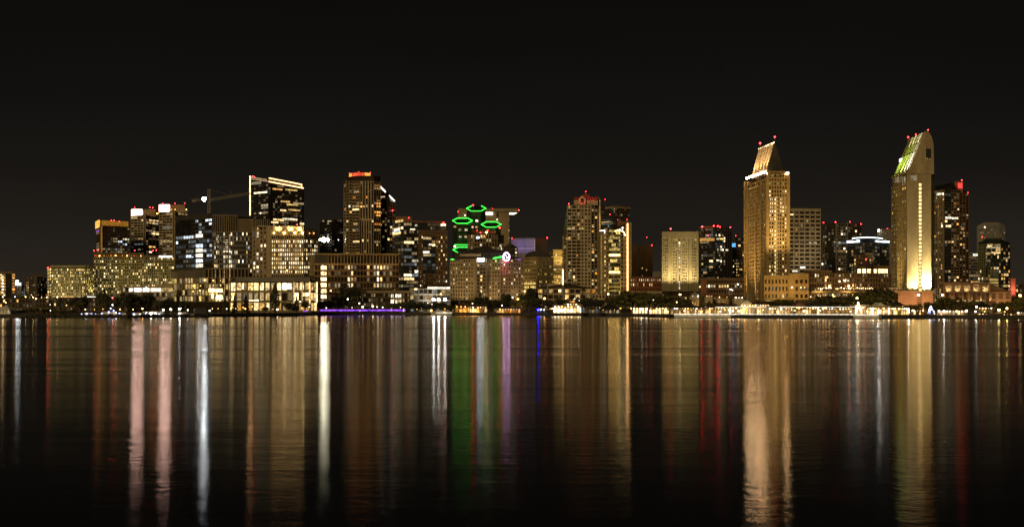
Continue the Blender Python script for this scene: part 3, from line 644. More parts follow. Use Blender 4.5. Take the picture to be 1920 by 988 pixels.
b.slab(1, 1003, 448, 1026, 500, 'grey', 'wall', .6); b.slab(1, 1001.5, 448, 1003.2, 480, 'white', 'pier', 1.2); b.slab(0, 972, 465, 1002, 466, 'white', 'ledge', .7)
for u in (968, 982, 996): b.flood(0, u, 475, 452, 3800, (.44, .34, 1), 16, 120)
b.red((1026, 446), (960, 447), r=1.1); b.done()
b = Building('domed_office', 'tan office with barrel-vault roof and banded storeys', [(982, 1910), (1008, 1890), (1037, 1905)], [482, 481, 482], 35, 'brownglass')
for i in (0, 1): b.grid(i, 482, 575, 13, 12, .3, .5, 'sand', .7).lit(.12, [('yellow', 3), ('dim', 3), ('warm', 1)], run=(1, 2), clump=.5)
prof = []
for k in range(9):
    t = math.pi*k/8; p = pt(1009 - 25*math.cos(t), 481.5 - 11.5*math.sin(t), 1905); prof.append((p.x, 1906, p.z))
m = b.mb('roof', 'roofdark'); m.sweep(prof, Vector((0, 25, 0)))
for v in (531.5, 538.5): b.rect(0, 984, v - 2, 1005, v + 2, 'yellow', 'window', .8)
b.bulb(0, 986, 546, 'amber_lamp', .7, 2); b.flood(0, 990, 566, 520, 16000, (1, .7, .25), 12, 110); b.done()
b = Building('stepped_office', 'gold-lit stepped office between the barrel-vault office and cream condominium', [(1018, 1960), (1037, 1955), (1057, 1960)], [480.5, 468, 468], 35, 'brownglass')
b.grid(0, 481, 570, 13, 9, .34, .45, 'sand', .7).lit(.5, [('yellow', 4), ('dim', 3), ('warm', 2)], run=(2, 5), clump=.4)
b.grid(1, 475, 570, 14, 9, .34, .45, 'sand', .7).lit(.45, [('yellow', 4), ('dim', 3), ('warm', 2)], run=(2, 5), clump=.4)
b.slab(1, 1037, 468, 1056.5, 476, 'sand', 'wall', .8)
for u, v, vt in ((1024, 500, 484), (1028, 540, 510), (1047, 500, 475), (1047, 545, 510)): b.flood(0 if u < 1037 else 1, u, v, vt, 30000, (1, .68, .2), 12, 110)
for u, v in ((1021, 490), (1025, 487), (1023, 495)): b.bulb(0, u, v, 'yellow_lamp', .6, 1.2)
b.bulb(0, 1022, 502, 'white_lamp', .6, 1.2); b.done()
# ---- cream condominium with red gable and neighbours
b = Building('condominium_tower', 'cream grid condominium tower topped by a red-lit gabled roof', [(1056, 1920), (1063.5, 1890), (1108, 1890), (1126, 1905)], [441, 384, 384, 384], 30, 'brownglass')
b.grid(0, 441, 575, 21, 1, .25, .34, 'cream', .8).lit(.3, COND)
b.grid(1, 385, 575, 29, 3, .16, .34, 'cream', .9, 1063.5, 1089).lit(.13, COND, clump=.3, wf=.55, fill=.1); b.grid(1, 385, 575, 29, 3, .42, .42, 'cream', .9, 1089, 1108).lit(.16, COND, fill=.1)
b.grid(2, 385, 575, 29, 3, .22, .34, 'cream', .9).lit(.18, COND, clump=.3, fill=.1)
b.slab(2, 1121.5, 370, 1123.5, 575, 'sand', 'pier', 1.4)
Y = 1893
b.up('crown', 'cream', 1076, 1121, 374, 385, Y, 22)
pr = [pt(1076, 375, Y), pt(1121, 375, Y), pt(1121, 369, Y), pt(1108, 369.5, Y), pt(1098, 362, Y), pt(1088, 369.5, Y), pt(1076, 370, Y)]
b.mb('roof', 'redroof').sweep([(p.x, Y - 1, p.z) for p in pr], Vector((0, 24, 0)))
pr = [pt(1084.5, 384, Y), pt(1098, 384, Y), pt(1098, 373, Y), pt(1091.5, 367, Y), pt(1084.5, 373, Y)]
b.mb('gable', 'cream').sweep([(p.x, Y - 3, p.z) for p in pr], Vector((0, 3, 0)))
b.mb('gable_window', 'black').sweep([(p.x, Y - 3.4, p.z) for p in (pt(1088.5, 381, Y), pt(1094.5, 381, Y), pt(1094.5, 374, Y), pt(1091.5, 371.5, Y), pt(1088.5, 374, Y))], Vector((0, .3, 0)))
spot(b.root, pt(1091.5, 381, Y - 9), pt(1092, 371, Y), 1800, (1, .08, .06), 120); spot(b.root, pt(1110, 374, Y - 8), pt(1110, 368, Y), 1000, (1, .08, .06), 130)
for u0, v, u1, m in ((1063, 429, 1075, 'warm'), (1086, 429, 1097, 'yellow'), (1061, 448, 1070, 'yellow'), (1104, 469, 1117, 'amber'), (1080, 479, 1079.5 + 4, 'orange'), (1105, 488, 1111, 'hall'), (1107, 424, 1112, 'warm'), (1075, 525, 1082, 'yellow'), (1105, 509, 1112, 'whitew'), (1068, 507, 1072, 'warm'), (1105, 547, 1116, 'amber')):
    i = 1 if u1 < 1108 else 2
    if i == 2 and u0 < 1109: u0 = 1109
    b.rect(i, u0, v - 1.7, u1 if i == 1 else max(u1, 1113), v + 1.7, m, 'window', .5)
for v in (415, 441): b.rect(2, 1122, v - 40, 1123.4, v - 12, 'gold_glow', 'light_strip', 1.6)
b.red((1066.5, 382.5), (1098.5, 359.5), (1091.5, 382.5), r=1.05); b.done()
b = Building('condominium_podium', 'low cream balcony podium at the foot of the red-gabled condominium', [(1008, 1780), (1058, 1770), (1118, 1775)], [541, 531, 541], 30, 'brownglass')
b.grid(0, 541, 582, 4, 5, .12, .3, 'cream', .9).lit(.4, COND); b.grid(1, 541, 582, 4, 6, .14, .3, 'cream', .9).lit(.4, COND)
b.up('penthouse', 'cream', 1026, 1056, 532, 541, 1776, 20); b.rect(0, 1054.8, 505, 1056.8, 534, 'strip', 'light_strip', 1.2)
b.slab(0, 1054.5, 504, 1057.5, 560, 'grey', 'pier', .8); b.rect(0, 1048, 543, 1052.5, 547.5, 'hall', 'window', 1.2); b.done()
b = Building('glass_tower', 'dark square-topped glass tower behind the cream condominium', [(1122, 2080), (1150, 2060), (1180.5, 2075)], [389, 388, 389], 40, 'blueglass')
b.grid(0, 390, 470, 15, 8, .08, .25, 'dark', .5).lit(.1, DIM); b.grid(1, 390, 470, 15, 9, .14, .3, 'darkbrown', .5).lit(.04, DIM)
b.slab(0, 1136, 388, 1150, 391.5, 'tan', 'roof', 1.6); b.slab(1, 1150, 388, 1181, 391.5, 'tan', 'roof', 1.6); b.up('penthouse', 'dark', 1146, 1166, 384, 388.5, 2075, 20)
for v in (412, 416.5, 420.5): b.rect(0, 1128, v - 1, 1147, v + .9, 'dimcool' if v != 416.5 else 'pavdim', 'window', .7)
b.red((1123.5, 373.5), (1134.5, 374), (1143.5, 402), (1158, 412), (1176, 411), mast=4, r=.9); b.done()
b = Building('office_tower', 'tan office tower with arched glass bay and brilliant white vertical edge light', [(1125.5, 1830), (1141, 1815), (1163, 1815), (1176, 1820), (1183.5, 1822)], [432, 430, 430, 418, 417], 40, 'brownglass')
b.grid(0, 433, 560, 17, 4, .3, .45, 'stone', .7).lit(.15, [('yellow', 2), ('dim', 3)], cols=(2,))
for k in range(12): b.rect(0, 1134, 443 + k*9, 1136.2, 447 + k*9, 'yellow' if k % 3 else 'dim', 'window', .5)
b.grid(1, 433, 560, 17, 8, .05, .22, 'greentan', .5).lit(.25, [('yellow', 3), ('dim', 4)], run=(2, 5), clump=.5)
for v, m in ((446, 'yellow'), (467.5, 'yellow'), (478.5, 'goldhall'), (510.5, 'goldhall'), (433, 'yellow')): b.rect(1, 1142, v - 2, 1162.5, v + 2, m, 'window', .6)
b.grid(2, 440, 560, 15, 2, .45, .35, 'stone', .7); b.slab(3, 1176.3, 417, 1183.5, 560, 'stone', 'wall', 1.0)
b.slab(0, 1129, 438, 1131.5, 560, 'sand', 'pier', 1.2); b.rect(0, 1126, 431.6, 1136, 433.2, 'white_strip', 'light_strip', 1.2); b.rect(0, 1134.7, 432, 1136, 438, 'white_strip', 'light_strip', 1.2)
for k, (u, v) in enumerate(((1154, 433.5), (1158, 432), (1162, 431.8), (1166, 433), (1169, 436), (1171, 440))): b.bulb(1 if u < 1163 else 2, u, v, 'yellow_lamp', .75, 1.0)
b.rect(2, 1174.6, 419, 1176.2, 546, 'strip', 'light_strip', 1.4, .6); b.rect(0, 1128.6, 440, 1129.8, 556, 'gold_glow', 'light_strip', 1.4)
b.bulb(2, 1166, 427.5, 'white_lamp', .8, 1.5); b.up('penthouse', 'redbrown', 1158, 1175, 415, 431, 1830, 20)
b.flood(1, 1150, 565, 480, 60000, (1, .75, .25), 12, 90); b.done()
b = Building('ribbed_tower', 'windowless dark-brown ribbed block beside a thin red-lit mast', [(1184, 2240), (1223.5, 2250)], 459, 50, 'brown')
b.grid(0, 459, 560, 1, 26, .4, .03, 'brown', .7); b.grid(0, 459, 560, 1, 6, .04, .02, 'darkbrown', 1.0)
for u, v in ((1203, 502), (1211, 505), (1203, 516)): b.rect(0, u, v, u + 1.6, v + 2, 'warm', 'window', .9)
b.red((1222.5, 460), r=1.3, mast=3); b.red((1212.5, 445), r=1.0, mast=10); b.done()
b = Building('low_hall', 'red-brown low arcade block with a row of small white windows, west of the floodlit tower', [(1182, 1760), (1243, 1770)], 520, 40, 'brownglass')
b.grid(0, 521, 556, 4, 16, .5, .4, 'redbrown', .7).lit(.9, [('whitew', 2), ('amber', 3)], rows=(3,), wf=.5, hf=.8); b.lit(.5, [('amber', 3), ('warm', 1)], rows=(2,)); b.slab(0, 1182, 519, 1243, 521.5, 'redbrown', 'parapet', 1); b.slab(0, 1182, 546, 1243, 550, 'cream', 'wall', 1.2); b.done()
b = Building('low_block', 'faint pale block glimpsed between ribbed tower and floodlit tower', [(1222, 2500), (1242, 2500)], 509, 30, 'grey'); b.grid(0, 509, 545, 5, 5, .5, .5, 'grey', .5).lit(.1, DIM); b.done()

b = Building('ribbed_tower', 'pale ribbed tower floodlit yellow from its foot with slit windows', [(1241, 1690), (1258, 1690), (1291, 1690), (1309.5, 1690)], [436, 434.5, 434.5, 436], 40, 'brownglass', seed=3)
for i, strips, cells in ((0, ((1241, 1243), (1252, 1258)), ((1243, 1252, 3),)), (1, ((1258.6, 1261), (1269.5, 1272), (1275.4, 1279), (1288, 1290.8)), ((1261, 1269.5, 3), (1272, 1275.4, 1), (1279, 1288, 3))), (2, ((1291.6, 1297), (1306, 1309.5)), ((1297, 1306, 3),))):
    for u0, u1 in strips: b.slab(i, u0, 447, u1, 546, 'jail', 'wall', 1.25)
    for u0, u1, nb in cells:
        b.grid(i, 447, 531, 15, nb, .42, .56, 'jail', .9, u0, u1).lit(.34, [('dim', 4), ('yellow', 3), ('pavdim', 2)], wf=.8, hf=.8, fill=.4, clump=.4); b.slab(i, u0, 531, u1, 546, 'jail', 'wall', 1.0)
    b.slab(i, (1241, 1258, 1291)[i], 434.5, (1258, 1291, 1309.5)[i], 447, 'jail', 'parapet', 1.6)
for k in range(16): b.rect(1, 1272.6, 454 + k*5.6, 1274.8, 457.6 + k*5.6, 'whitew' if k < 3 or k % 4 else 'warm', 'window', 1.25)
for i, u in ((0, 1246), (0, 1253), (1, 1262), (1, 1270), (1, 1279), (1, 1287), (2, 1296), (2, 1304)): b.flood(i, u, 549, 462, 85000, (1, .80, .40), 9, 62, 1, 1.5)
b.red((1257.5, 429), r=1.25, mast=4); b.rect(2, 1306, 433, 1309, 438, 'dim', 'lamp_box', 1); b.done()
b = Building('office_tower', 'dark glass office topped by a row of bright red beacons', [(1311.5, 1830), (1341, 1815), (1359.5, 1825), (1372, 1835)], [427, 426, 427, 428], 40, 'glass')
b.grid(0, 428, 530, 19, 8, .06, .25, 'dark', .5).lit(.12, [('dim', 4), ('warm', 1), ('dimcool', 2)], run=(1, 4), clump=.4)
b.grid(1, 428, 530, 19, 6, .1, .25, 'dark', .5).lit(.18, [('dim', 3), ('whitew', 2), ('warm', 1)], clump=.3); b.grid(2, 428, 530, 19, 3, .2, .3, 'darkbrown', .5)
b.rect(0, 1312.5, 446.5, 1340, 452, 'gold_glow', 'window', .5); b.rect(1, 1343, 446.5, 1347, 449.5, 'whitew', 'window', .6); b.rect(1, 1348.5, 446.5, 1359, 449.5, 'yellow', 'window', .6); b.rect(0, 1330, 499, 1337, 502.5, 'yellow', 'window', .6); b.rect(0, 1313, 454, 1328, 456, 'dim', 'window', .5)
b.rect(1, 1343, 487, 1348, 489, 'whitew', 'window', .6); b.rect(2, 1360, 467.5, 1364, 470, 'whitew', 'window', .8)
b.slab(0, 1312, 424.5, 1341, 427.5, 'redbrown', 'parapet', 1); b.red((1316.5, 425), (1338.5, 424), (1346, 424.5), r=1.35, mat='red_bright'); b.red((1350, 425.5), (1369.5, 426.5), (1327.5, 441.5), r=1.1); b.done()
b = Building('apartment_tower', 'small pale tower with square blue rooftop sign and amber windows', [(1370.5, 1890), (1392, 1895)], 464, 30, 'brownglass')
b.grid(0, 464, 530, 12, 7, .32, .4, 'tan', .7).lit(.36, [('amber', 3), ('warm', 3), ('dim', 3)], rows=range(0, 8)); b.up('sign_box', 'grey', 1371.5, 1379, 456, 464.5, 1892, 6)
a, c = pt(1371, 456, 1890), pt(1379.5, 463, 1890); b.kids.append(('sign', unit_box('bluewin'), ((a.x+c.x)/2 - b.o.x, 1890.5 - b.o.y, (a.z+c.z)/2 - b.o.z), (c.x-a.x, .5, a.z-c.z), 0)); b.done()
b = Building('office_tower', 'dim horizontally banded tower half hidden behind the golden hotel', [(1378, 2000), (1400, 2010)], 446, 30, 'glass')
b.grid(0, 446, 540, 16, 4, .05, .4, 'darkbrown', .6).lit(.08, WARM); b.rect(0, 1391, 477, 1397, 480, 'warm', 'window', .8); b.red((1379.5, 442), r=1.0, mast=4); b.done()
b = Building('low_hall', 'dark brown flat hall with one row of white windows, west of golden hotel', [(1312, 1600), (1397, 1600)], 522, 40, 'brownglass')
b.grid(0, 523, 560, 4, 17, .3, .4, 'brown', .8).lit(.5, [('warm', 3), ('whitew', 2)], rows=(2,), hf=.8); b.slab(0, 1312, 521, 1397, 526.5, 'brown', 'parapet', 1.2); b.slab(0, 1314, 524, 1325, 560, 'redbrown', 'wall', 1.6); b.bulb(0, 1370, 543, 'white_lamp', .6, 3); b.bulb(0, 1372.5, 544, 'white_lamp', .6, 3); b.bulb(0, 1311.5, 538, 'yellow_lamp', .6, 3); b.bulb(0, 1383, 533, 'white_lamp', .5, 2); b.done()

# ---- golden hotel with chisel roof
b = Building('hotel_tower', 'golden hotel tower with wedge roof rising from a terrace of dazzling lamps', [(1397, 1425), (1436, 1350), (1480.5, 1352)], [341, 325, 324], 55, 'brownglass', backs=(.2, 2))
b.grid(0, 345, 578, 33, 12, .36, .40, 'gold', .6).lit(.16, [('dim', 6), ('gold_glow', 2)], wf=.8)
m = b.mb('wall', 'gold')
b.slab(0, 1397, 341, 1436, 346, 'gold', 'parapet', .9); b.slab(0, 1404, 351.5, 1424, 353, 'cream', 'ledge', 1.8)
for u in (1397.3, 1403, 1419, 1429): b.slab(0, u, 341, u + .8, 578, 'gold', 'wall', 1.5)
b.grid(1, 326, 578, 34, 9, .40, .42, 'gold', .7)
b.lit(.85, [('warm', 4), ('yellow', 3)], cols=(3,), rows=range(7, 30), wf=.8, fill=0)
b.lit(.42, [('warm', 4), ('yellow', 2), ('dim', 2)], cols=(1, 2, 6, 7), rows=range(8, 30), wf=.85, fill=.05)
b.lit(.5, [('yellow', 2), ('dim', 3)], cols=(1, 2, 4, 6), rows=(33, 31))
for r in range(9): b.rect(1, 1443.5, 372 + r*7.35, 1448.3, 376.2 + r*7.35, 'warm' if r % 3 else 'whitew', 'window', .45) if r in (0, 1, 2, 3, 5, 8) else None
for r in range(22): b.rect(1, 1454.3, 368 + r*7.0, 1457.2, 373 + r*7.0, 'stairwell', 'window', .5)
for r in (0, 1, 2, 3): b.rect(1, 1463, 372 + r*7.3, 1467, 376 + r*7.3, 'warm', 'window', .5); b.rect(1, 1469.3, 372 + r*7.3, 1473, 376 + r*7.3, 'yellow', 'window', .5)
b.slab(1, 1436, 324, 1441, 578, 'gold', 'wall', 1.2); b.slab(1, 1475.5, 324, 1480.5, 578, 'gold', 'wall', 1.2); b.slab(1, 1441, 333, 1476, 336, 'gold', 'wall', 1.1)
b.slab(1, 1437, 321.5, 1480, 324, 'gold', 'parapet', 1.5)
# wedge roof: outline in the front plane pushed back along the long wall
d = (b.pts[0] - b.pts[1]); dv = Vector((d.x*.72, d.y*.72, 0)); Y = 1352
P_ = lambda u, v, y=Y: Vector((xy(u, y).x, y, zz(v, y)))
b.mb('roof', 'roofdark').sweep([P_(1437.5, 324), P_(1469, 324), P_(1455, 272), P_(1452.5, 268)], dv)
def slope_strip(bb, mat, A, B_, off, q0, q1, th=.35, name='roof_rib'):
    m = MB(); o_ = Vector(off); s0, s1 = dv*q0, dv*q1; t = o_.normalized()*th
    m.hexa([A + o_ + s0, A + o_ + s1, B_ + o_ + s1, B_ + o_ + s0, A + o_ + s0 + t, A + o_ + s1 + t, B_ + o_ + s1 + t, B_ + o_ + s0 + t]); bb.piece(name, mat, m)
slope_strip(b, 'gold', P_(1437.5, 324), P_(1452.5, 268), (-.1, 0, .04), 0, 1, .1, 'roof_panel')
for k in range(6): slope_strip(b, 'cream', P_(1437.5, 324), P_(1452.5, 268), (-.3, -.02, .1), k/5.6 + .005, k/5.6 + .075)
for f in (0.02, .97):
    A = P_(1453.5, 270) + dv*f; mast_lamp(b.root, A + Vector((0, 0, 6)) - b.o, 'red_beacon', .8, 6)
for k in range(9): A = P_(1453, 268.5) + dv*(k/8*.96 + .02) + Vector((-.8, -.2, .3)); b.kids.append(('ridge_lamp', unit_ball('small_lamp'), tuple(A - b.o), (.65, .65, .65), 0))
for k in range(11):
    A = P_(1435.5, 322.5) + Vector((d.x*(k/11.5)*1.0, d.y*(k/11.5)*1.0, 0)) + Vector((-.5, -.5, -1.2*0)); rr = .85 + .35*((k*5) % 3)/2
    b.kids.append(('terrace_lamp', unit_ball('terrace_lamp'), tuple(A - b.o), (rr, rr, rr), 0))
for f in (.1, .3, .5, .7, .9):
    A = P_(1436, 324) + dv*f; T = P_(1450, 275) + dv*f
    spot(b.root, A + Vector((-3.2, -.6, 1)), T + Vector((-.5, 0, 0)), 75000, (1, .68, .36), 60, 1, .5)
for u, rr in ((1474.5, 1.0), (1476, 1.3), (1437.5, .7)): b.bulb(1, u, 326 if u < 1475 else 324.5, 'terrace_lamp', rr*.85, 1.0)
for u, pw in ((1402, 100000), (1418.5, 80000)): b.flood(0, u, 556, 440, pw, (1, .62, .2), 3.2, 45, .9, .5); b.flood(0, u, 556, 530, 9000, (1, .66, .25), 3.0, 70, .9, .5)
for u in (1445, 1470): b.flood(1, u, 512, 380, 110000, (1, .68, .26), 22, 70)
b.flood(0, 1415, 585, 400, 300000, (1, .66, .25), 45, 80); b.done()
b = Building('hotel_annex', 'low gold annex with two rows of dark and pale windows, before golden tower', [(1432, 1310), (1478, 1312), (1489, 1314), (1515.5, 1316)], [516.5, 516.5, 513, 513], 30, 'brownglass')
b.grid(0, 521, 562, 3, 7, .5, .42, 'gold', .8); b.lit(.8, [('dim', 3), ('yellow', 2)], rows=(0,)); b.lit(.7, [('dimcool', 3), ('dim', 2)], rows=(1,))
b.slab(0, 1432, 516, 1478, 521.5, 'gold', 'parapet', 1.2); b.slab(1, 1478, 513, 1489, 562, 'gold', 'wall', .8); b.grid(2, 521, 562, 3, 3, .4, .5, 'gold', .8).lit(.6, [('dim', 3)], rows=(1,)); b.slab(2, 1489, 512.5, 1515.5, 521, 'gold', 'wall', .9)
for u in (1484, 1501, 1508): b.bulb(2 if u > 1489 else 1, u, 539, 'small_lamp', .5, 1)
b.flood(0, 1455, 568, 520, 26000, (1, .62, .2), 22, 110); b.flood(2, 1502, 568, 520, 20000, (1, .62, .2), 22, 110); b.done()
b = Building('hotel_tower', 'grey-tan slab tower of wide dark window bays, east of golden hotel', [(1478, 1640), (1538.5, 1645)], 394, 40, 'glass')
b.grid(0, 395, 560, 21, 6, .22, .48, 'tan', .9).lit(.07, WARM, wf=.6); b.slab(0, 1478, 391.5, 1538.5, 396, 'tan', 'parapet', 1.2)
b.up('roof_garden', 'dark', 1486, 1515, 388.5, 392, 1650, 20)
b.rect(0, 1485, 507, 1495, 509.5, 'ceil_white', 'window', 1.2); b.rect(0, 1500, 500, 1509, 503, 'white_strip', 'window', 1.2); b.rect(0, 1516, 454, 1521, 457, 'whitew', 'window', 1); b.rect(0, 1525, 454, 1531, 457, 'whitew', 'window', 1); b.rect(0, 1480, 401, 1487, 404, 'warm', 'window', 1)
b.flood(0, 1508, 520, 430, 50000, (1, .85, .6), 40, 110); b.done()
b = Building('apartment_tower', 'dark wide tower with pale vertical frames and four red beacons', [(1543.5, 1990), (1567, 1970), (1590, 1970), (1615, 1985)], [418, 419, 419, 420], 35, 'glass')
b.grid(0, 419, 540, 22, 7, .1, .35, 'dark', .6).lit(.07, DIM, clump=.3); b.grid(1, 420, 540, 22, 5, .16, .3, 'grey', .7).lit(.1, OFFICE, run=(1, 2), clump=.4); b.grid(2, 420, 540, 22, 6, .12, .3, 'darkbrown', .6).lit(.1, WARM)
b.rect(1, 1567, 454.5, 1590, 456.5, 'dimcool', 'window', .8); b.slab(1, 1566.5, 417, 1569, 540, 'grey', 'pier', 1.2); b.slab(1, 1588, 417, 1590, 540, 'grey', 'pier', 1.2); b.rect(1, 1570, 470, 1584, 472, 'amber', 'window', .8)
b.red((1544, 417.5), (1566.5, 416.5), (1593.5, 416), (1614, 420), r=1.0); b.done()
b = Building('apartment_tower', 'slim dark sliver tower between slab hotel and framed tower', [(1535, 1900), (1546, 1905)], 448, 30, 'glass')
b.grid(0, 448, 540, 16, 3, .25, .35, 'grey', .6).lit(.08, WARM); b.bulb(0, 1540.5, 495, 'white_lamp', .8, 1.5); b.red((1537, 502), r=.8, mast=1); b.done()
b = Building('curved_hall', 'dark block with curved roof edged in cool white light', [(1589, 1820), (1612, 1800), (1640, 1800), (1666.5, 1820)], [452, 448, 448, 453], 40, 'blueglass')
for i in range(3): b.grid(i, 455, 540, 13, 6, .06, .3, 'dark', .5).lit(.06, DIM)
b.rect(0, 1590, 451, 1613, 454.8, 'cool_strip', 'light_strip', 1.2, .8); b.rect(2, 1641, 451.5, 1665.5, 454.5, 'cool_strip', 'light_strip', 1.2, .8)
m = MB(); q = [pt(1598, 447.2, 1800), pt(1610, 445.8, 1795), pt(1626, 445, 1794), pt(1645, 446, 1796), pt(1655, 447.5, 1800)]
for a, c in zip(q, q[1:]): m.tube(a, c, .55)
b.kids.append(('light_strip', m.mesh('light_strip', 'cool_strip', b.o), (0, 0, 0), (1, 1, 1), 0)); b.up('roof_box', 'dark', 1598, 1655, 445.5, 452, 1803, 20); b.done()
b = Building('low_block', 'tan stepped block with yellow windows before the curved white-lit hall', [(1601, 1700), (1638, 1700)], 478, 30, 'brownglass')
b.grid(0, 478, 545, 10, 9, .3, .4, 'brown', .7).lit(.3, [('yellow', 3), ('dim', 3)], rows=range(3, 10)); b.up('penthouse', 'tan', 1622, 1637, 474, 479, 1702, 20); b.done()
b = Building('apartment_tower', 'hazy grey tower with bright lamp on its west corner, beside tall pale hotel', [(1645, 2050), (1675, 2050)], 429, 35, 'grey')
b.grid(0, 429, 540, 19, 7, .35, .4, 'grey', .6).lit(.06, DIM); b.bulb(0, 1647.5, 432, 'white_flood', .75, 1.5); b.red((1672, 428), (1664, 428.5), r=.9); b.done()
b = Building('hotel_wing', 'low brown hotel wing with dark pagoda roof above six bright windows', [(1604, 1440), (1645, 1435), (1666, 1440)], [500, 500, 500], 40, 'brownglass')
for k in range(3): b.rect(0, 1608 + k*9.2, 504.5, 1614.3 + k*9.2, 512, 'hall', 'window', 1.0)
for u0, u1 in ((1646.5, 1649), (1651, 1657), (1658.5, 1663)): b.rect(1, u0, 504.5, u1, 512, 'hall', 'window', 1.0)
b.rect(0, 1638.5, 504.5, 1644, 512, 'hall', 'window', 1.0); b.rect(0, 1617, 515.5, 1623, 519, 'amber', 'window', 1)
b.slab(0, 1604, 499, 1645, 503.5, 'brown', 'wall', .8); b.grid(0, 513, 570, 5, 10, .4, .4, 'brown', .8).lit(.3, WARM); b.grid(1, 513, 570, 5, 6, .4, .4, 'brown', .8).lit(.3, WARM); b.slab(1, 1645, 498, 1666, 503.5, 'brown', 'wall', .8)
Y = 1432; b.mb('roof', 'roofdark').cone([xy(1605, Y), xy(1643, Y), xy(1641, Y + 26), xy(1607, Y + 26)], zz(500, Y), pt(1624, 488, Y + 12)); b.slab(0, 1604, 499.2, 1644, 500.6, 'cream', 'eaves', 3)
b.red((1624, 486), r=1.1, mast=2); b.done()
b = Building('hotel_wing', 'long low brown hotel wing with amber-lit curved terrace', [(1508, 1420), (1560, 1415), (1606, 1420), (1676, 1425)], [508, 509, 512, 515], 30, 'brownglass')
for i, nb in ((0, 11), (1, 10), (2, 14)): b.grid(i, 512, 577, 7, nb, .42, .38, 'brown', .8).lit(.22, WARM, rows=range(3, 7))
b.slab(0, 1508, 507, 1560, 511, 'brown', 'parapet', 1.5)
for k in range(30):
    u = 1535 + k*3.3 + b.r.uniform(-1, 1); i = 0 if u < 1559 else (1 if u < 1605 else 2); b.bulb(i, u, 541 + b.r.uniform(-1.4, 1), 'small_lamp' if k % 4 else 'amber_lamp', b.r.uniform(.35, .6), 7)
for u in (1555, 1588): b.bulb(0 if u < 1560 else 1, u, 536.5, 'amber_lamp', .9, 4)
for v in (515, 526): b.rect(1, 1571.5, v, 1575, v + 3.5, 'whitew', 'window', 1); 
b.rect(1, 1581, 524.5, 1585, 528, 'whitew', 'window', 1); b.rect(1, 1587.5, 524.5, 1591, 528, 'whitew', 'window', 1); b.rect(0, 1547, 518, 1552.5, 521.5, 'warm', 'window', 1)
b.slab(0, 1522, 545.5, 1560, 549, 'sand', 'terrace', 9); b.slab(1, 1560, 545.5, 1606, 549, 'sand', 'terrace', 10); b.slab(2, 1606, 546, 1640, 549, 'sand', 'terrace', 9)
for k in range(16): u = 1534 + k*4.2; b.rect(0 if u < 1558 else 1, u, 551, u + 2.6, 554.5, 'dim' if k % 3 else 'warm', 'window', 1.2) if u < 1602 else None
for u in (1535, 1580): b.flood(0 if u < 1560 else 1, u, 556, 547, 8000, (1, .62, .22), 16, 120)
b.done()

# ---- tall pale hotel
b = Building('hotel_tower', 'tallest pale hotel tower, its blank slab front floodlit white at the foot', [(1672.5, 1410), (1700, 1350), (1745.5, 1350), (1752, 1360)], [336.5, 326, 326, 326], 30, 'pale', backs=(.2, 1))
b.grid(0, 345, 577, 29, 7, .40, .40, 'sand', .7).lit(.28, [('dim', 6), ('yellow', 2), ('amber', 1)], wf=.8)
for k in range(6): b.rect(0, 1675 + k*4.2, 331.5, 1677.6 + k*4.2, 343, 'dim', 'window', .5)
b.slab(0, 1672.5, 327, 1700, 331, 'sand', 'parapet', .8)
b.slab(1, 1700, 326, 1721.5, 548, 'pale', 'wall', .8); b.slab(1, 1728.5, 326, 1745.5, 548, 'pale', 'wall', .8); b.grid(1, 341, 548, 28, 1, .1, .35, 'pale', .5, 1721.5, 1728.5)
for k in range(28): b.rect(1, 1722.7, 344.4 + k*7.27, 1727.3, 349.2 + k*7.27, 'stairwell', 'window', .7)
b.rect(1, 1707, 329.5, 1718.5, 339, 'dim', 'window', 1.0)
Y = 1350; F_ = lambda u, v: Vector((xy(u, Y).x, Y, zz(v, Y)))
d = b.pts[0] - b.pts[1]; dv = Vector((d.x, d.y, 0))
prof = [F_(1700, 326.5), F_(1751, 326.5), F_(1750, 272), F_(1748, 262), F_(1745, 254), F_(1741, 248.5), F_(1735, 246.5), F_(1733.5, 247)]
b.mb('roof', 'pale').sweep(prof, dv)
b.mb('wall', 'pale').sweep([p + Vector((0, -.8, 0)) for p in prof], Vector((0, .8, 0)))
b.slab(1, 1734, 278, 1747, 298, 'cream', 'window_frame', 1.3); b.slab(1, 1735.2, 279, 1745.3, 297, 'black', 'skylight_window', 1.6)
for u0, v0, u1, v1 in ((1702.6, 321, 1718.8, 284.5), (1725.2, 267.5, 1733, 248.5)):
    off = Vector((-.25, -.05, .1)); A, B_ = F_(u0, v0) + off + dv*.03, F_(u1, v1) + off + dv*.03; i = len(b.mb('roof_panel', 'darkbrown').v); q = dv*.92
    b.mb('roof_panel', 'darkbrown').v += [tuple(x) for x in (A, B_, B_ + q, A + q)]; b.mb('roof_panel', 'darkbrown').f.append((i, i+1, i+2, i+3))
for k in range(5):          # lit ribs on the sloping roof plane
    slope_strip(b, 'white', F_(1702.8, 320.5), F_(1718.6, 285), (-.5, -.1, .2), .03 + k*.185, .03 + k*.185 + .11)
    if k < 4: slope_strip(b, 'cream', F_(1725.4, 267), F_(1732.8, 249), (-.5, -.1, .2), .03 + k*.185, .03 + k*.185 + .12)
S = lambda f, u, v, dz: F_(u, v) + dv*f + Vector((-7.5, -1.0, dz - 3))
for f, c, pw in ((.05, (1, 1, .85), 90000), (.25, (.85, 1, .5), 80000), (.5, (.6, 1, .08), 80000), (.75, (.6, 1, .06), 70000), (.95, (.7, 1, .1), 40000)): spot(b.root, S(f, 1701, 326, .5), S(f, 1714, 290, 0) + Vector((1.5, 0, 0)), pw*1.5, c, 62, 1, 1.0)
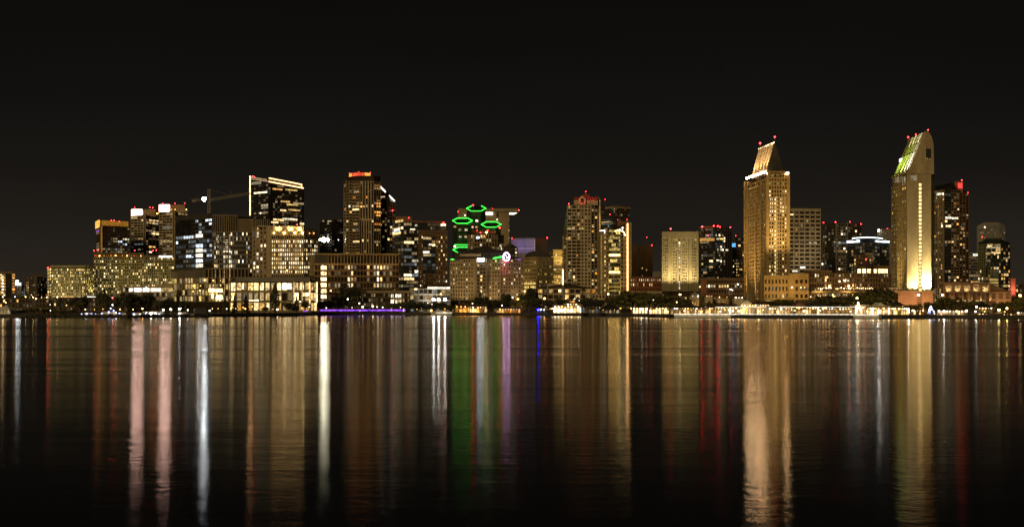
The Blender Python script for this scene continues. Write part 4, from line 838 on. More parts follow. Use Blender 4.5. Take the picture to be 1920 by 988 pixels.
for f in (.15, .45, .7): spot(b.root, S(f, 1722, 272, .5), S(f, 1731, 252, 0) + Vector((1.5, 0, 0)), 30000, (1, .9, .72), 60, 1, .8)
A = F_(1716, 290) + dv*.88 + Vector((-1, 0, 0)); b.kids.append(('light_strip', unit_box('white_strip'), tuple(A - b.o), (1.2, 7, 3), 0))
b.red((1740, 244), mast=1, r=.8, mat='red_small'); A = F_(1731, 248) + dv*.98; mast_lamp(b.root, A + Vector((0, 0, 2)) - b.o, 'red_beacon', .8, 3); A = F_(1732, 248) + dv*.5; mast_lamp(b.root, A + Vector((0, 0, 1.2)) - b.o, 'red_small', .6, 2)
for u, pw in ((1706, 50000), (1715, 110000), (1733, 300000), (1741, 300000)): b.flood(1, u, 548.5, 500, pw, (1, .82, .42), 4.2, 85, 1, 1)
for u, pw in ((1710, 260000), (1738, 700000)): b.flood(1, u, 548, 420, pw, (1, .80, .40), 8, 50, 1, 1)
b.flood(2, 1749, 575, 430, 150000, (1, .7, .25), 30, 70)
b.flood(0, 1686, 575, 440, 120000, (1, .68, .2), 28, 90); b.done()
b = Building('hotel_podium', 'blank salmon-brown podium wall at the foot of tallest pale hotel', [(1655, 1318), (1690, 1315), (1750, 1318)], [541, 546, 546], 25, 'pink')
b.slab(1, 1690, 545.5, 1750, 547, 'cream', 'parapet', .8); b.slab(0, 1655, 540, 1690, 541.5, 'cream', 'parapet', .8); b.slab(1, 1721, 546, 1727.5, 578, 'brown', 'door', .6)
b.bulb(1, 1721.8, 553, 'white_lamp', 1.0, 1.0)
for k in range(5): b.rect(0, 1667 + k*4, 543.2, 1669.4 + k*4, 545, 'dim', 'window', .4)
b.flood(1, 1735, 575, 556, 11000, (1, .55, .25), 12, 120); b.flood(0, 1675, 575, 556, 12000, (1, .55, .25), 14, 120); b.flood(1, 1705, 575, 556, 9000, (1, .55, .25), 12, 120); b.done()
b = Building('convention_building', 'low tan building with five floodlit square niches above pale piers', [(1763, 1340), (1855, 1342), (1895, 1346)], [531, 531, 547], 30, 'brown')
b.slab(0, 1763, 529.5, 1855, 533, 'pink', 'parapet', 1.6); b.grid(0, 533, 548, 1, 5, .30, .02, 'pink', 2.6, 1768, 1855)
for k in range(5):
    u = 1771.6 + k*17.4; b.slab(0, u, 533.5, u + 11, 547, 'cream', 'niche', .3); b.flood(0, u + 5.5, 548, 538, 7500, (1, .78, .40), 2.6, 130, 1, .3)
    b.flood(0, u + 14, 564, 556, 900, (1, .74, .4), 2.2, 130, 1, 1.0)
b.slab(0, 1763, 547.5, 1855, 549.5, 'pink', 'ledge', 3); b.grid(0, 549.5, 578, 1, 11, .35, .08, 'pink', 1.6); b.grid(1, 547, 578, 2, 3, .45, .35, 'pink', 1.2)
for k in range(5): b.rect(0, 1790 + k*12.6, 562.5, 1797 + k*12.6, 565, 'pavdim' if k % 2 else 'warm', 'window', 1.8)
b.bulb(0, 1766, 553, 'small_lamp', .8, 1); b.rect(0, 1753 + 11, 549.5, 1766.5, 556, 'pavdim', 'window', .8); b.flood(1, 1880, 580, 556, 7000, (1, .62, .3), 12, 120); b.done()
b = Building('stair_tower', 'narrow glass stair block between podium wall and floodlit niches', [(1750, 1325), (1764.5, 1325)], 541, 15, 'brownglass')
b.grid(0, 541, 578, 3, 4, .2, .12, 'sand', .5).lit(.5, [('dim', 3), ('pavdim', 2)]); b.rect(0, 1749.5 + 1, 561.5, 1763, 564, 'yellow', 'window', .7); b.done()
b = Building('apartment_tower', 'tall dark residential tower with sloped roof and glowing red lantern', [(1752, 1700), (1771, 1680), (1783, 1680), (1798, 1680), (1815.5, 1690)], [350, 346, 343.5, 358, 362], 35, 'glass')
b.grid(0, 357, 545, 34, 6, .2, .3, 'tan', .7).lit(.10, COND, clump=.3); b.grid(1, 357, 545, 34, 2, .1, .2, 'dark', .5).lit(.06, WARM)
b.grid(2, 357, 545, 34, 3, .12, .36, 'brown', 1.3).lit(.16, COND, clump=.3); b.grid(3, 362, 545, 33, 3, .1, .36, 'brown', 1.3).lit(.16, COND)
b.slab(0, 1759, 375, 1760, 545, 'tan', 'pier', 1.1); b.slab(0, 1769.5, 375, 1771, 545, 'tan', 'pier', 1.2)
b.up('lantern_tower', 'redbrown', 1790, 1805.5, 340, 362, 1682, 14); 
a, c = pt(1797, 343, 1680), pt(1805, 353, 1680); b.kids.append(('lantern', unit_box('red_panel'), ((a.x+c.x)/2 - b.o.x, 1681.2 - b.o.y, (a.z+c.z)/2 - b.o.z), (c.x-a.x, 1, a.z-c.z), 0))
for u0, v, u1, m in ((1758, 364, 1767, 'ceil_white'), (1769, 364, 1770.8, 'whitew'), (1772, 408.5, 1783, 'ceil_white'), (1784, 409, 1796, 'whitew'), (1767, 424, 1770.5, 'whitew'), (1773, 424, 1783, 'warm'), (1801, 428.5, 1806, 'warm'), (1801, 422, 1806, 'dimcool'), (1795, 392, 1797.5, 'whitew')):
    i = 0 if u1 <= 1771 else 1 if u1 <= 1783 else 2 if u1 <= 1798 else 3; b.rect(i, u0, v - 2, u1, v + 2, m, 'window', 1.0)
b.red((1803.5, 338), (1786.5, 358), (1815, 361.5), r=.95); b.done()
b = Building('apartment_tower', 'faint grey stepped tower standing hazily behind dark glass residential block', [(1832, 2250), (1845, 2245), (1874, 2245), (1884.5, 2250)], [424, 417, 417, 423], 35, 'grey')
for i, nb in ((0, 4), (1, 9), (2, 3)): b.grid(i, 424, 560, 27, nb, .3, .4, 'grey', .6).lit(.04, DIM)
b.bulb(1, 1841 + 5, 426, 'small_lamp', .7, 1); b.done()
b = Building('office_block', 'grey banded office with white roof lamp, between dark towers on the east', [(1805, 1920), (1835, 1920)], 474, 35, 'glass')
b.grid(0, 474, 560, 15, 6, .06, .5, 'grey', .7).lit(.1, DIM, run=(2, 4)); b.rect(0, 1824, 476, 1832.5, 480, 'ceil_white', 'light_strip', 1); b.rect(0, 1807, 502.5, 1834, 504, 'dimcool', 'window', .9); b.done()
b = Building('apartment_tower', 'dark glass residential block with lit upper rows and yellow lower bays', [(1834.5, 1640), (1848, 1625), (1876, 1625), (1893.5, 1640)], [455, 449, 449, 455], 35, 'greenglass')
b.grid(0, 458, 560, 15, 4, .15, .3, 'greentan', .7).lit(.3, [('yellow', 3), ('dim', 3), ('whitew', 1)], rows=range(0, 9)); b.grid(1, 452, 560, 16, 9, .08, .25, 'dark', .5).lit(.14, [('warm', 3), ('dim', 3)], run=(1, 3)); b.grid(2, 458, 560, 15, 4, .12, .32, 'dark', .8).lit(.28, [('warm', 3), ('amber', 2), ('dim', 2)])
b.grid(1, 500, 545, 6, 4, .2, .3, 'greentan', 1.0, 1852, 1872).lit(.4, [('yellow', 3), ('dim', 2)])
for u0, v, u1, m in ((1849, 464, 1875, 'whitew'), (1850, 459, 1862, 'warm'), (1864, 459.5, 1875, 'warm'), (1858, 474, 1875, 'warm'), (1855, 524.5, 1871, 'yellow'), (1856, 530, 1871, 'yellow')): b.rect(1, u0, v - 1.6, u1, v + 1.6, m, 'window', 1.1)
for v in (485, 515, 536): b.rect(2, 1880, v - 2, 1889, v + 2, 'warm', 'window', 1)
b.slab(1, 1846, 446.5, 1878, 450, 'dark', 'parapet', 1.6); b.red((1841.5, 444.5), r=1.0, mast=4); b.done()
b = Building('low_block', 'small coral-red block at far eastern edge of the skyline', [(1893, 1700), (1904, 1700)], 522, 25, 'redbrown'); b.slab(0, 1893, 522, 1903, 545, 'pink', 'wall', .5); b.flood(0, 1898, 556, 535, 30000, (1, .25, .2), 10, 110); b.done()
for (u0, u1, vt, Y, lab) in ((1903, 1925, 532, 2000, 'dim low block beyond the coral-red block, eastern edge'), (1905, 1945, 548, 1600, 'dark low shed with lit gable behind the easternmost trees'),
    (100, 240, 558, 1440, 'dark low service block before the tan hotels'), (-20, 92, 560, 1440, 'dark low service block at the western end'), (596, 672, 566, 1560, 'dark low kiosk block before the finned office'), (840, 1010, 563, 1650, 'dark low terrace block before the pyramid-roof hotel'),
    (1110, 1245, 552, 1620, 'pale low terrace block behind the big dark trees'), (1240, 1440, 556, 1520, 'dark low terrace block before the floodlit tower'), (1560, 1700, 557, 1380, 'dark low terrace block before the brown hotel wing'), (960, 1010, 556, 1800, 'dim low block at the foot of the barrel-vault office')):
    b = Building('low_block', lab, [(u0, Y), (u1, Y + 5)], vt, 25, 'brownglass'); b.grid(0, vt, vt + 26, 3, max(3, int((u1-u0)/6)), .4, .4, 'darkbrown' if 'pale' not in lab else 'cream', .7).lit(.16, [('dim', 4), ('amber', 1), ('warm', 1)]); b.cap('brown', .5); b.done()
# ------------------------------------------------------------------ setting
SHORE = [(-700, 594), (0, 595.5), (240, 595.5), (400, 594), (560, 592.6), (600, 591), (780, 590.6), (850, 591), (1000, 592), (1090, 592.6), (1200, 594), (1262, 596), (1500, 597.3), (1640, 597.8), (1760, 597.4), (1920, 598), (2600, 599)]
def shore(u):
    for (a, va), (c, vc) in zip(SHORE, SHORE[1:]):
        if a <= u <= c: return CAMH*F/(va + (vc - va)*(u - a)/(c - a) - HOR)
    return 1000
m = MB(); poly = []
for k in range(0, 67):
    u = -700 + k*50; poly.append(xy(u, shore(u)))
poly += [Vector((9000, 14000)), Vector((-9000, 14000))]
m.prism([(p.x, p.y) for p in poly], -2, GZ)
tag(m.build('ground', 'asphalt'), 'dark city ground and quay edge along the far shore', kind='structure')

mm, n, l, o = new_mat('bay_water')
gl = n.new('ShaderNodeBsdfAnisotropic'); gl.distribution = 'BECKMANN'; gl.inputs['Anisotropy'].default_value = .42; tg = n.new('ShaderNodeCombineXYZ'); tg.inputs[0].default_value = 1; l.new(tg.outputs[0], gl.inputs['Tangent']); gl.inputs['Color'].default_value = (.70, .68, .65, 1)
df = n.new('ShaderNodeBsdfDiffuse'); df.inputs['Color'].default_value = (.003, .003, .003, 1)
fr = n.new('ShaderNodeFresnel'); fr.inputs['IOR'].default_value = 1.34; ms = n.new('ShaderNodeMixShader')
tc = n.new('ShaderNodeTexCoord')
def noise(sx, sy, det, rough=.55, rot=0):
    mp = n.new('ShaderNodeMapping'); mp.inputs['Scale'].default_value = (sx, sy, 1); mp.inputs['Rotation'].default_value = (0, 0, R(rot))
    t = n.new('ShaderNodeTexNoise'); t.inputs['Scale'].default_value = 1; t.inputs['Detail'].default_value = det; t.inputs['Roughness'].default_value = rough
    l.new(tc.outputs['Object'], mp.inputs[0]); l.new(mp.outputs[0], t.inputs['Vector']); return t
band = noise(.0013, .012, 6, .62, 1.2)
rr = n.new('ShaderNodeMapRange'); rr.inputs[1].default_value = .36; rr.inputs[2].default_value = .64; rr.inputs[3].default_value = .094; rr.inputs[4].default_value = .126
l.new(band.outputs[0], rr.inputs[0]); sr = n.new('ShaderNodeSeparateXYZ'); ry = n.new('ShaderNodeMapRange'); ry.inputs[1].default_value = 60; ry.inputs[2].default_value = 520; ry.inputs[3].default_value = -.008; ry.inputs[4].default_value = .018
ra = n.new('ShaderNodeMath'); ra.operation = 'ADD'   # breezier water out in the channel than near the beach
l.new(tc.outputs['Object'], sr.inputs[0]); l.new(sr.outputs['Y'], ry.inputs[0]); l.new(rr.outputs[0], ra.inputs[0]); l.new(ry.outputs[0], ra.inputs[1]); l.new(ra.outputs[0], gl.inputs['Roughness'])
rip = noise(1.15, .9, 3, .6); swell = noise(.012, .075, 4, .6, 2)
ad = n.new('ShaderNodeMath'); ad.operation = 'MULTIPLY_ADD'; ad.inputs[1].default_value = 2.5
l.new(swell.outputs[0], ad.inputs[0]); l.new(rip.outputs[0], ad.inputs[2])
wake = noise(.0014, .017, 4, .55, 1.5); wk = n.new('ShaderNodeBump'); wk.inputs['Strength'].default_value = 1.0; wk.inputs['Distance'].default_value = 1.15
sy = n.new('ShaderNodeSeparateXYZ'); far = n.new('ShaderNodeMapRange'); far.inputs[1].default_value = 130; far.inputs[2].default_value = 420; far.inputs[3].default_value = .1; far.inputs[4].default_value = 1.0
hm_ = n.new('ShaderNodeMath'); hm_.operation = 'MULTIPLY'   # passing boats leave their wakes out in the channel, not along the near beach
l.new(tc.outputs['Object'], sy.inputs[0]); l.new(sy.outputs['Y'], far.inputs[0]); l.new(wake.outputs[0], hm_.inputs[0]); l.new(far.outputs[0], hm_.inputs[1]); l.new(hm_.outputs[0], wk.inputs['Height'])
bp = n.new('ShaderNodeBump'); bp.inputs['Strength'].default_value = 1.0; bp.inputs['Distance'].default_value = .012; l.new(wk.outputs[0], bp.inputs['Normal'])
l.new(ad.outputs[0], bp.inputs['Height']); l.new(bp.outputs[0], gl.inputs['Normal'])
l.new(fr.outputs[0], ms.inputs[0]); l.new(df.outputs[0], ms.inputs[1]); l.new(gl.outputs[0], ms.inputs[2]); l.new(ms.outputs[0], o.inputs[0])
m = MB(); m.v = [(-5000, -60, 0), (5000, -60, 0), (5000, 2300, 0), (-5000, 2300, 0)]; m.f = [(0, 1, 2, 3)]
tag(m.build('water', 'bay_water'), 'calm dark bay water mirroring the city lights in long streaks', kind='structure')

# ------------------------------------------------------------------ small helpers for rows of like things
ORD = ['first', 'second', 'third', 'fourth', 'fifth', 'sixth', 'seventh', 'eighth', 'ninth', 'tenth', 'eleventh', 'twelfth', 'thirteenth', 'fourteenth', 'fifteenth', 'sixteenth', 'seventeenth', 'eighteenth']
def ordinal(k, n):
    if k == 0: return 'westernmost'
    if k == n - 1: return 'easternmost'
    return ORD[k] + ' from the west' if k < n/2 else ORD[n - 1 - k] + ' from the east'

pole_m = MB(); pole_m.tube((0, 0, 0), (0, 0, 1), .16, .09, 8); POLE = pole_m.mesh('pole', 'steel')
base_m = MB(); base_m.tube((0, 0, 0), (0, 0, .7), .34, .22, 8); BASE = base_m.mesh('base', 'steel')
hood_m = MB(); hood_m.tube((0, 0, 0), (0, 0, .35), 1.0, .3, 10); HOOD = hood_m.mesh('lamp_hood', 'steel')
def lamp_row(what, group, items, name='street_lamp'):
    items = sorted(items)
    for k, (u, v, dY, mat, r) in enumerate(items):
        Y = shore(u) + dY; p = pt(u, v, Y); gz = GZ
        root = empty(name, (p.x, p.y, gz), (ordinal(k, len(items)) + ' of the ' + what) if len(items) > 1 else what, 'street lamp', group)
        h = max(2.0, p.z - gz)
        child('pole', POLE, root, (0, 0, 0), (1, 1, h)); child('base', BASE, root, (0, 0, 0))
        r *= .85*rnd.uniform(.6, 1.1)
        hd = child('lamp_hood', HOOD, root, (0, 0, h + r*1.2), (r, r, r)); child('lamp_head', unit_ball(mat), hd, (0, 0, -.6))

# ------------------------------------------------------------------ trees
def leaf_mat(name, c):
    m, n, l, o = new_mat(name)
    b = n.new('ShaderNodeBsdfPrincipled'); b.inputs['Roughness'].default_value = .7
    oi = n.new('ShaderNodeObjectInfo'); tc = n.new('ShaderNodeTexCoord')
    t = n.new('ShaderNodeTexNoise'); t.inputs['Scale'].default_value = 3.2; t.inputs['Detail'].default_value = 3
    ad = n.new('ShaderNodeMath'); ad.operation = 'ADD'; mr = n.new('ShaderNodeMapRange')
    mr.inputs[1].default_value = .4; mr.inputs[2].default_value = 1.4; mr.inputs[3].default_value = .5; mr.inputs[4].default_value = 1.6
    mc = n.new('ShaderNodeMix'); mc.data_type = 'RGBA'; mc.blend_type = 'MULTIPLY'; mc.inputs[0].default_value = 1; mc.inputs[6].default_value = (*c, 1)
    l.new(tc.outputs['Object'], t.inputs['Vector']); l.new(t.outputs[0], ad.inputs[0]); l.new(oi.outputs['Random'], ad.inputs[1]); l.new(ad.outputs[0], mr.inputs[0])
    l.new(mr.outputs[0], mc.inputs[7]); l.new(mc.outputs[2], b.inputs['Base Color']); l.new(b.outputs[0], o.inputs[0])
leaf_mat('leaf', (.085, .080, .025)); leaf_mat('leaf_dark', (.042, .044, .022)); leaf_mat('leaf_light', (.10, .10, .03)); leaf_mat('frond', (.07, .075, .03))
def crown_mesh(kind, mat, seed):
    r = random.Random(seed); m = MB(); pts = []
    if kind == 'broad':
        lobes = [(Vector((r.uniform(-.55, .55), r.uniform(-.55, .55), r.uniform(.7, 1.35))), r.uniform(.38, .62)) for _ in range(9)]
        for _ in range(760):
            c, q = r.choice(lobes); d = Vector((r.gauss(0, 1), r.gauss(0, 1), r.gauss(0, 1))).normalized()*q*r.uniform(.55, 1.08); pts.append((c + Vector((d.x, d.y, d.z*.8)), r.uniform(.06, .13)))
    elif kind == 'column':
        for _ in range(520):
            z = r.random()**.8*2; w = (.95*math.sin(min(1, z/.7)*math.pi/2)*(1 - (z/2)**2.2) + .06)*r.uniform(.5, 1.15); t = r.uniform(0, 6.283); pts.append((Vector((w*math.cos(t), w*math.sin(t), z)), r.uniform(.07, .16)))
    elif kind == 'conifer':
        for _ in range(560):
            z = r.random()**1.5*2; tier = .75 + .25*math.sin(z*16); w = (1 - z/2.05)*tier*r.uniform(.35, 1.1); t = r.uniform(0, 6.283); pts.append((Vector((w*math.cos(t), w*math.sin(t), z - w*.15)), r.uniform(.06, .14)))
    else:   # palm
        for k in range(26):
            t = k*2.4; up = r.uniform(-.35, .95); L = r.uniform(.8, 1.05); px = Vector((0, 0, 1.2)); side = Vector((-math.sin(t), math.cos(t), 0))
            prev = px
            for j in range(1, 6):
                q = j/5; p = Vector((math.cos(t)*L*q, math.sin(t)*L*q, 1.2 + up*q - 1.15*q*q*(.5 + .5*(up < .3))))
                w = .13*math.sin(math.pi*(q*.9 + .08)) + .02; i = len(m.v)
                w0 = .13*math.sin(math.pi*((q - .2)*.9 + .08)) + .02; dz = Vector((0, 0, -.06))
                m.v += [tuple(prev - side*w0 + dz), tuple(prev), tuple(prev + side*w0 + dz), tuple(p - side*w + dz), tuple(p), tuple(p + side*w + dz)]
                m.f += [(i, i+1, i+4, i+3), (i+1, i+2, i+5, i+4)]; prev = p
        return m.mesh('crown', mat)
    for p, sz in pts:
        a = Vector((r.gauss(0, 1), r.gauss(0, 1), r.gauss(0, 1))).normalized(); u = a.orthogonal().normalized(); w = a.cross(u); i = len(m.v)
        u *= sz*r.uniform(.7, 1.3); w *= sz
        m.v += [tuple(p - u - w*.4), tuple(p - w), tuple(p + u*.9 - w*.3), tuple(p + u*.5 + w), tuple(p - u*.6 + w*.8)]; m.f.append((i, i+1, i+2, i+3, i+4))
    return m.mesh('crown', mat)
CR = {(k, mt): [crown_mesh(k, mt, 11*j + 3) for j in range(3)] for k, mt in (('broad', 'leaf'), ('broad', 'leaf_dark'), ('broad', 'leaf_light'), ('column', 'leaf_dark'), ('conifer', 'leaf_dark'), ('palm', 'frond'))}
def trunk_mesh(palm):
    m = MB()
    if palm: m.tube((0, 0, 0), (.02, 0, 1), .03, .02)
    else:
        m.tube((0, 0, 0), (0, 0, .55), .05, .035)
        for k in range(5):
            t = k*1.26; m.tube((0, 0, .4 + .03*k), (.22*math.cos(t), .22*math.sin(t), .85), .028, .008, 5)
    return m.mesh('trunk', 'bark')
TRUNK = {False: trunk_mesh(False), True: trunk_mesh(True)}
def tree_row(what, group, kind, mat, items, name=None, dY=0, up=0, upc=(1, .7, .3)):
    items = sorted(items)
    for k, (u, vt, w, dy) in enumerate(items):
        Y = shore(u) + dy + dY; p = pt(u, vt, Y); H = max(2.5, p.z - GZ); rad = w/2*Y/F
        lab = (ordinal(k, len(items)) + ' of the ' + what) if len(items) > 1 else what
        root = empty(name or {'palm': 'palm_tree', 'conifer': 'conifer_tree', 'column': 'cypress_tree'}.get(kind, 'broadleaf_tree'), (p.x, p.y, GZ), lab, 'tree', group if len(items) > 1 else None)
        rz = rnd.uniform(0, 6)
        child('trunk', TRUNK[kind == 'palm'], root, (0, 0, 0), (H*.6, H*.6, H*(.9 if kind == 'palm' else .75)) if kind != 'palm' else (H, H, H*.86), rz)
        me = CR[kind, mat][k % 3]
        if up:
            m = MB(); m.box(-rad*.3, -rad*.9, 0, .5, .4, .4); m.build('added_uplight', 'black', root)  # unseen spot and small box added to light the foliage from below
            spot(root, Vector((p.x - rad*.3, p.y - rad*.95 - .5, GZ + .6)), Vector((p.x, p.y, GZ + H*.62)), up*(H/10)**2, upc, 85, 1, .4)
        if kind == 'broad': child('crown', me, root, (0, 0, H*.10), (rad*1.02, rad*1.02, H*.52), rz)
        elif kind == 'palm': child('crown', me, root, (0, 0, H*.86 - rad*1.2), (rad, rad, rad), rz)
        else: child('crown', me, root, (0, 0, H*.06), (rad, rad, H*.47), rz)
T = tree_row
T('dim green-lit bushes on the western bank', 'bushes on the western bank', 'broad', 'leaf_light', [(18, 580, 30, 40), (45, 581, 34, 46), (62, 577, 26, 60), (84, 579, 30, 40), (104, 581, 26, 44), (120, 582, 24, 38), (136, 580, 22, 50)], 'bush', up=160, upc=(.85, 1, .35))
T('dark palms on the western bank', 'palms on the western bank', 'palm', 'frond', [(97, 566, 14, 70), (112, 560, 16, 80), (124, 558, 16, 82), (143, 566, 14, 60), (153, 563, 15, 66)])
T('dark trees massed behind the western marina', 'trees behind the western marina', 'broad', 'leaf_dark', [(150, 556, 34, 130), (192, 548, 30, 120), (205, 553, 34, 110), (222, 556, 36, 100), (243, 549, 34, 120), (262, 552, 34, 126), (279, 550, 30, 118), (296, 562, 26, 90), (314, 558, 30, 110), (330, 565, 24, 90), (346, 567, 22, 96)], up=200, upc=(1, .5, .2))
T('spiky dark conifer rising among trees behind the western marina', '', 'conifer', 'leaf_dark', [(196, 542, 20, 124)])
T('dark conifers before the podium and glass pavilion', 'conifers before the glass pavilion', 'conifer', 'leaf_dark', [(386, 555, 13, 40), (422, 553, 18, 60), (440, 552, 17, 62), (461, 552, 19, 60)])
T('tall dark narrow tree before the middle of the glass pavilion', '', 'column', 'leaf_dark', [(515.5, 533, 19, 70)])
T('dark round trees before the eastern half of glass pavilion', 'round trees before the glass pavilion', 'broad', 'leaf_dark', [(498, 575, 16, 40), (542, 567, 26, 50), (552, 572, 22, 40), (573, 563, 22, 60), (588, 568, 20, 50)])
T('slim dark cypress beside the lit east end of glass pavilion', '', 'column', 'leaf_dark', [(556, 555, 7, 60)])
T('dark bushy trees before the finned office', 'trees before the finned office', 'broad', 'leaf_dark', [(600, 565, 20, 30), (616, 562, 22, 34), (634, 550, 34, 44), (650, 546, 34, 50), (668, 553, 26, 40), (660, 536, 50, 70), (700, 541, 44, 84), (738, 541, 40, 80), (764, 547, 28, 80)])
T('yellow-lit bushy trees along the violet-lit quay', 'yellow-lit quay trees', 'broad', 'leaf_light', [(676, 572, 26, 26), (692, 576, 20, 22), (704, 574, 20, 30), (724, 570, 24, 34)], up=700, upc=(1, .8, .3))
T('dark trees between violet-lit quay and white terrace building', 'trees before the white terrace', 'broad', 'leaf_dark', [(752, 567, 24, 36), (770, 565, 26, 30), (788, 566, 26, 26), (804, 570, 22, 24), (818, 566, 30, 32), (832, 568, 26, 30), (842, 572, 20, 24)])
T('dark trees before the pyramid-roof hotel', 'trees before the pyramid-roof hotel', 'broad', 'leaf_dark', [(886, 568, 20, 60), (902, 556, 30, 72), (918, 561, 34, 60), (934, 562, 26, 64), (950, 550, 20, 80)])
T('spiky dark conifer before the white sign of pyramid-roof hotel', '', 'conifer', 'leaf_dark', [(900, 546, 14, 80)])
T('dark tall trees before the barrel-vault office', 'trees before the barrel-vault office', 'broad', 'leaf_dark', [(983, 550, 26, 80), (997, 539, 24, 84), (1004, 556, 24, 66)])
T('orange-lit trees beside the blue dock lamp', 'orange-lit trees', 'broad', 'leaf_light', [(966, 563, 20, 50), (978, 562, 22, 54)], up=1100, upc=(1, .5, .15))
T('slender palms before the cream condominium', 'palms before the cream condominium', 'palm', 'frond', [(1046, 556, 12, 110), (1070, 553, 12, 110), (1083, 553, 13, 108), (1093, 532, 12, 160), (1103, 556, 12, 100)], up=300)
T('dark trees behind the bright waterfront restaurant', 'trees behind the bright restaurant', 'broad', 'leaf_dark', [(1030, 562, 24, 90), (1052, 560, 26, 96), (1100, 556, 30, 90), (1122, 560, 24, 90)])
T('huge dark spreading trees east of the black-roofed restaurant', 'huge dark park trees', 'broad', 'leaf', [(1158, 553, 44, 60), (1185, 545, 62, 80), (1207, 548, 46, 70), (1228, 550, 50, 76), (1245, 554, 34, 60), (1278, 560, 46, 64), (1262, 566, 30, 50)], up=420)
T('tree clumps before the floodlit ribbed tower', 'trees before the floodlit tower', 'broad', 'leaf', [(1292, 556, 22, 300), (1318, 552, 20, 340), (1341, 558, 26, 300), (1357, 550, 18, 360), (1372, 559, 24, 280), (1392, 555, 22, 280)], up=260)
T('dark trees behind the waterfront shop roofs', 'trees behind the shops', 'broad', 'leaf', [(1318, 570, 26, 70), (1340, 566, 40, 90), (1368, 568, 30, 96), (1428, 563, 40, 130), (1455, 562, 40, 140), (1476, 563, 36, 130), (1530, 558, 40, 160), (1556, 560, 44, 150), (1582, 560, 40, 150), (1600, 566, 28, 110)])
T('hedge-like trees below the amber terrace', 'trees below the amber terrace', 'broad', 'leaf_dark', [(1536, 554, 20, 330), (1550, 553, 22, 330), (1574, 554, 22, 330), (1588, 555, 22, 330)])
T('great dark fig trees before the pagoda-roofed wing', 'fig trees before the pagoda wing', 'broad', 'leaf', [(1622, 545, 42, 130), (1646, 536, 52, 160), (1664, 545, 40, 150), (1634, 556, 50, 110)], up=420)
T('dark park trees before the floodlit niches', 'park trees before the niches', 'broad', 'leaf', [(1700, 572, 24, 90), (1712, 571, 22, 84), (1742, 565, 26, 120), (1756, 567, 30, 110), (1782, 557, 52, 140), (1800, 566, 30, 120), (1816, 566, 34, 100), (1828, 564, 24, 130)], up=330)
T('low dark trees at the eastern end of promenade', 'trees at the eastern end', 'broad', 'leaf', [(1881, 566, 30, 90), (1876, 577, 22, 50), (1905, 560, 26, 130), (1918, 556, 30, 150), (1932, 562, 30, 110)], up=350)
T('dim palms among the eastern shops', 'palms among the eastern shops', 'palm', 'frond', [(1441, 570, 10, 60), (1545, 568, 10, 60), (1725, 566, 11, 60), (1790, 574, 10, 40), (1862, 566, 12, 70), (1893, 572, 10, 40)])

# ------------------------------------------------------------------ lamps
Lr = lamp_row
Lr('small amber lamps on the western bank', 'lamps on the western bank', [(5, 557, 120, 'yellow_lamp', .55), (28, 557, 110, 'blue_small', .8), (48, 557, 110, 'yellow_lamp', .5), (62, 557.5, 100, 'yellow_lamp', .7), (88, 557.5, 100, 'yellow_lamp', .7), (107.5, 557.5, 96, 'yellow_lamp', .65), (94, 571.5, 50, 'white_lamp', .6), (94.5, 582, 20, 'white_lamp', .35), (124.5, 573, 50, 'amber_lamp', .9), (11, 568, 60, 'small_lamp', .6)])
Lr('tall unlit-looking white lamp post on the green western bank', 'lamps on the western bank', [(67.5, 561, 40, 'small_lamp', .8)])
Lr('orange and white lamps of the western marina', 'lamps of the western marina', [(160, 580.5, 18, 'small_lamp', .45), (177, 580.5, 16, 'amber_lamp', .6), (193, 580, 16, 'amber_lamp', .75), (225, 580.5, 18, 'amber_lamp', .6), (249.5, 580.5, 22, 'yellow_lamp', .35), (267, 579.5, 18, 'amber_lamp', .95), (306, 582, 14, 'white_lamp', .8), (320, 581, 14, 'white_lamp', .8), (336.5, 580, 14, 'white_flood', .95), (352, 582, 16, 'white_lamp', .5), (393, 583, 14, 'white_lamp', .75), (364, 582, 20, 'cool', .9)])
Lr('amber lamps along the quay before glass pavilion', 'lamps before the glass pavilion', [(398, 579, 24, 'yellow_lamp', .5), (409, 579, 20, 'amber_lamp', .65), (425, 579.5, 18, 'white_lamp', .5), (433, 578.5, 16, 'amber_lamp', .6), (442, 579, 14, 'white_lamp', .6), (456, 577.5, 16, 'amber_lamp', .75), (460, 579.5, 14, 'amber_lamp', .6), (473, 575, 18, 'amber_lamp', .55), (484, 578.5, 18, 'amber_lamp', .8), (491, 576, 20, 'amber_lamp', .55), (502, 575, 24, 'small_lamp', .8), (512, 580, 16, 'amber_lamp', .4), (520, 581, 14, 'small_lamp', .8), (563, 566, 34, 'yellow_lamp', .5), (566, 578, 20, 'small_lamp', .7), (580, 576, 20, 'small_lamp', .7)])
Lr('yellow lamps along the violet-lit quay', 'lamps on the violet quay', [(606, 584.5, 3, 'yellow_lamp', .55), (612, 578, 12, 'small_lamp', .6), (652, 561.5, 40, 'white_lamp', .75), (673.5, 569, 30, 'white_lamp', .7), (680, 576.5, 14, 'yellow_lamp', 1.15), (699, 575, 16, 'yellow_lamp', .8), (707, 576, 16, 'small_lamp', .6), (717.5, 576.5, 14, 'white_lamp', .6), (645, 565, 40, 'white_lamp', .45), (660, 577, 12, 'small_lamp', .5), (751, 577, 12, 'small_lamp', .6), (790, 578, 12, 'amber_lamp', .4), (782, 580, 12, 'amber_lamp', .35), (802, 568, 16, 'white_lamp', .45), (810, 571, 14, 'white_lamp', .4)])
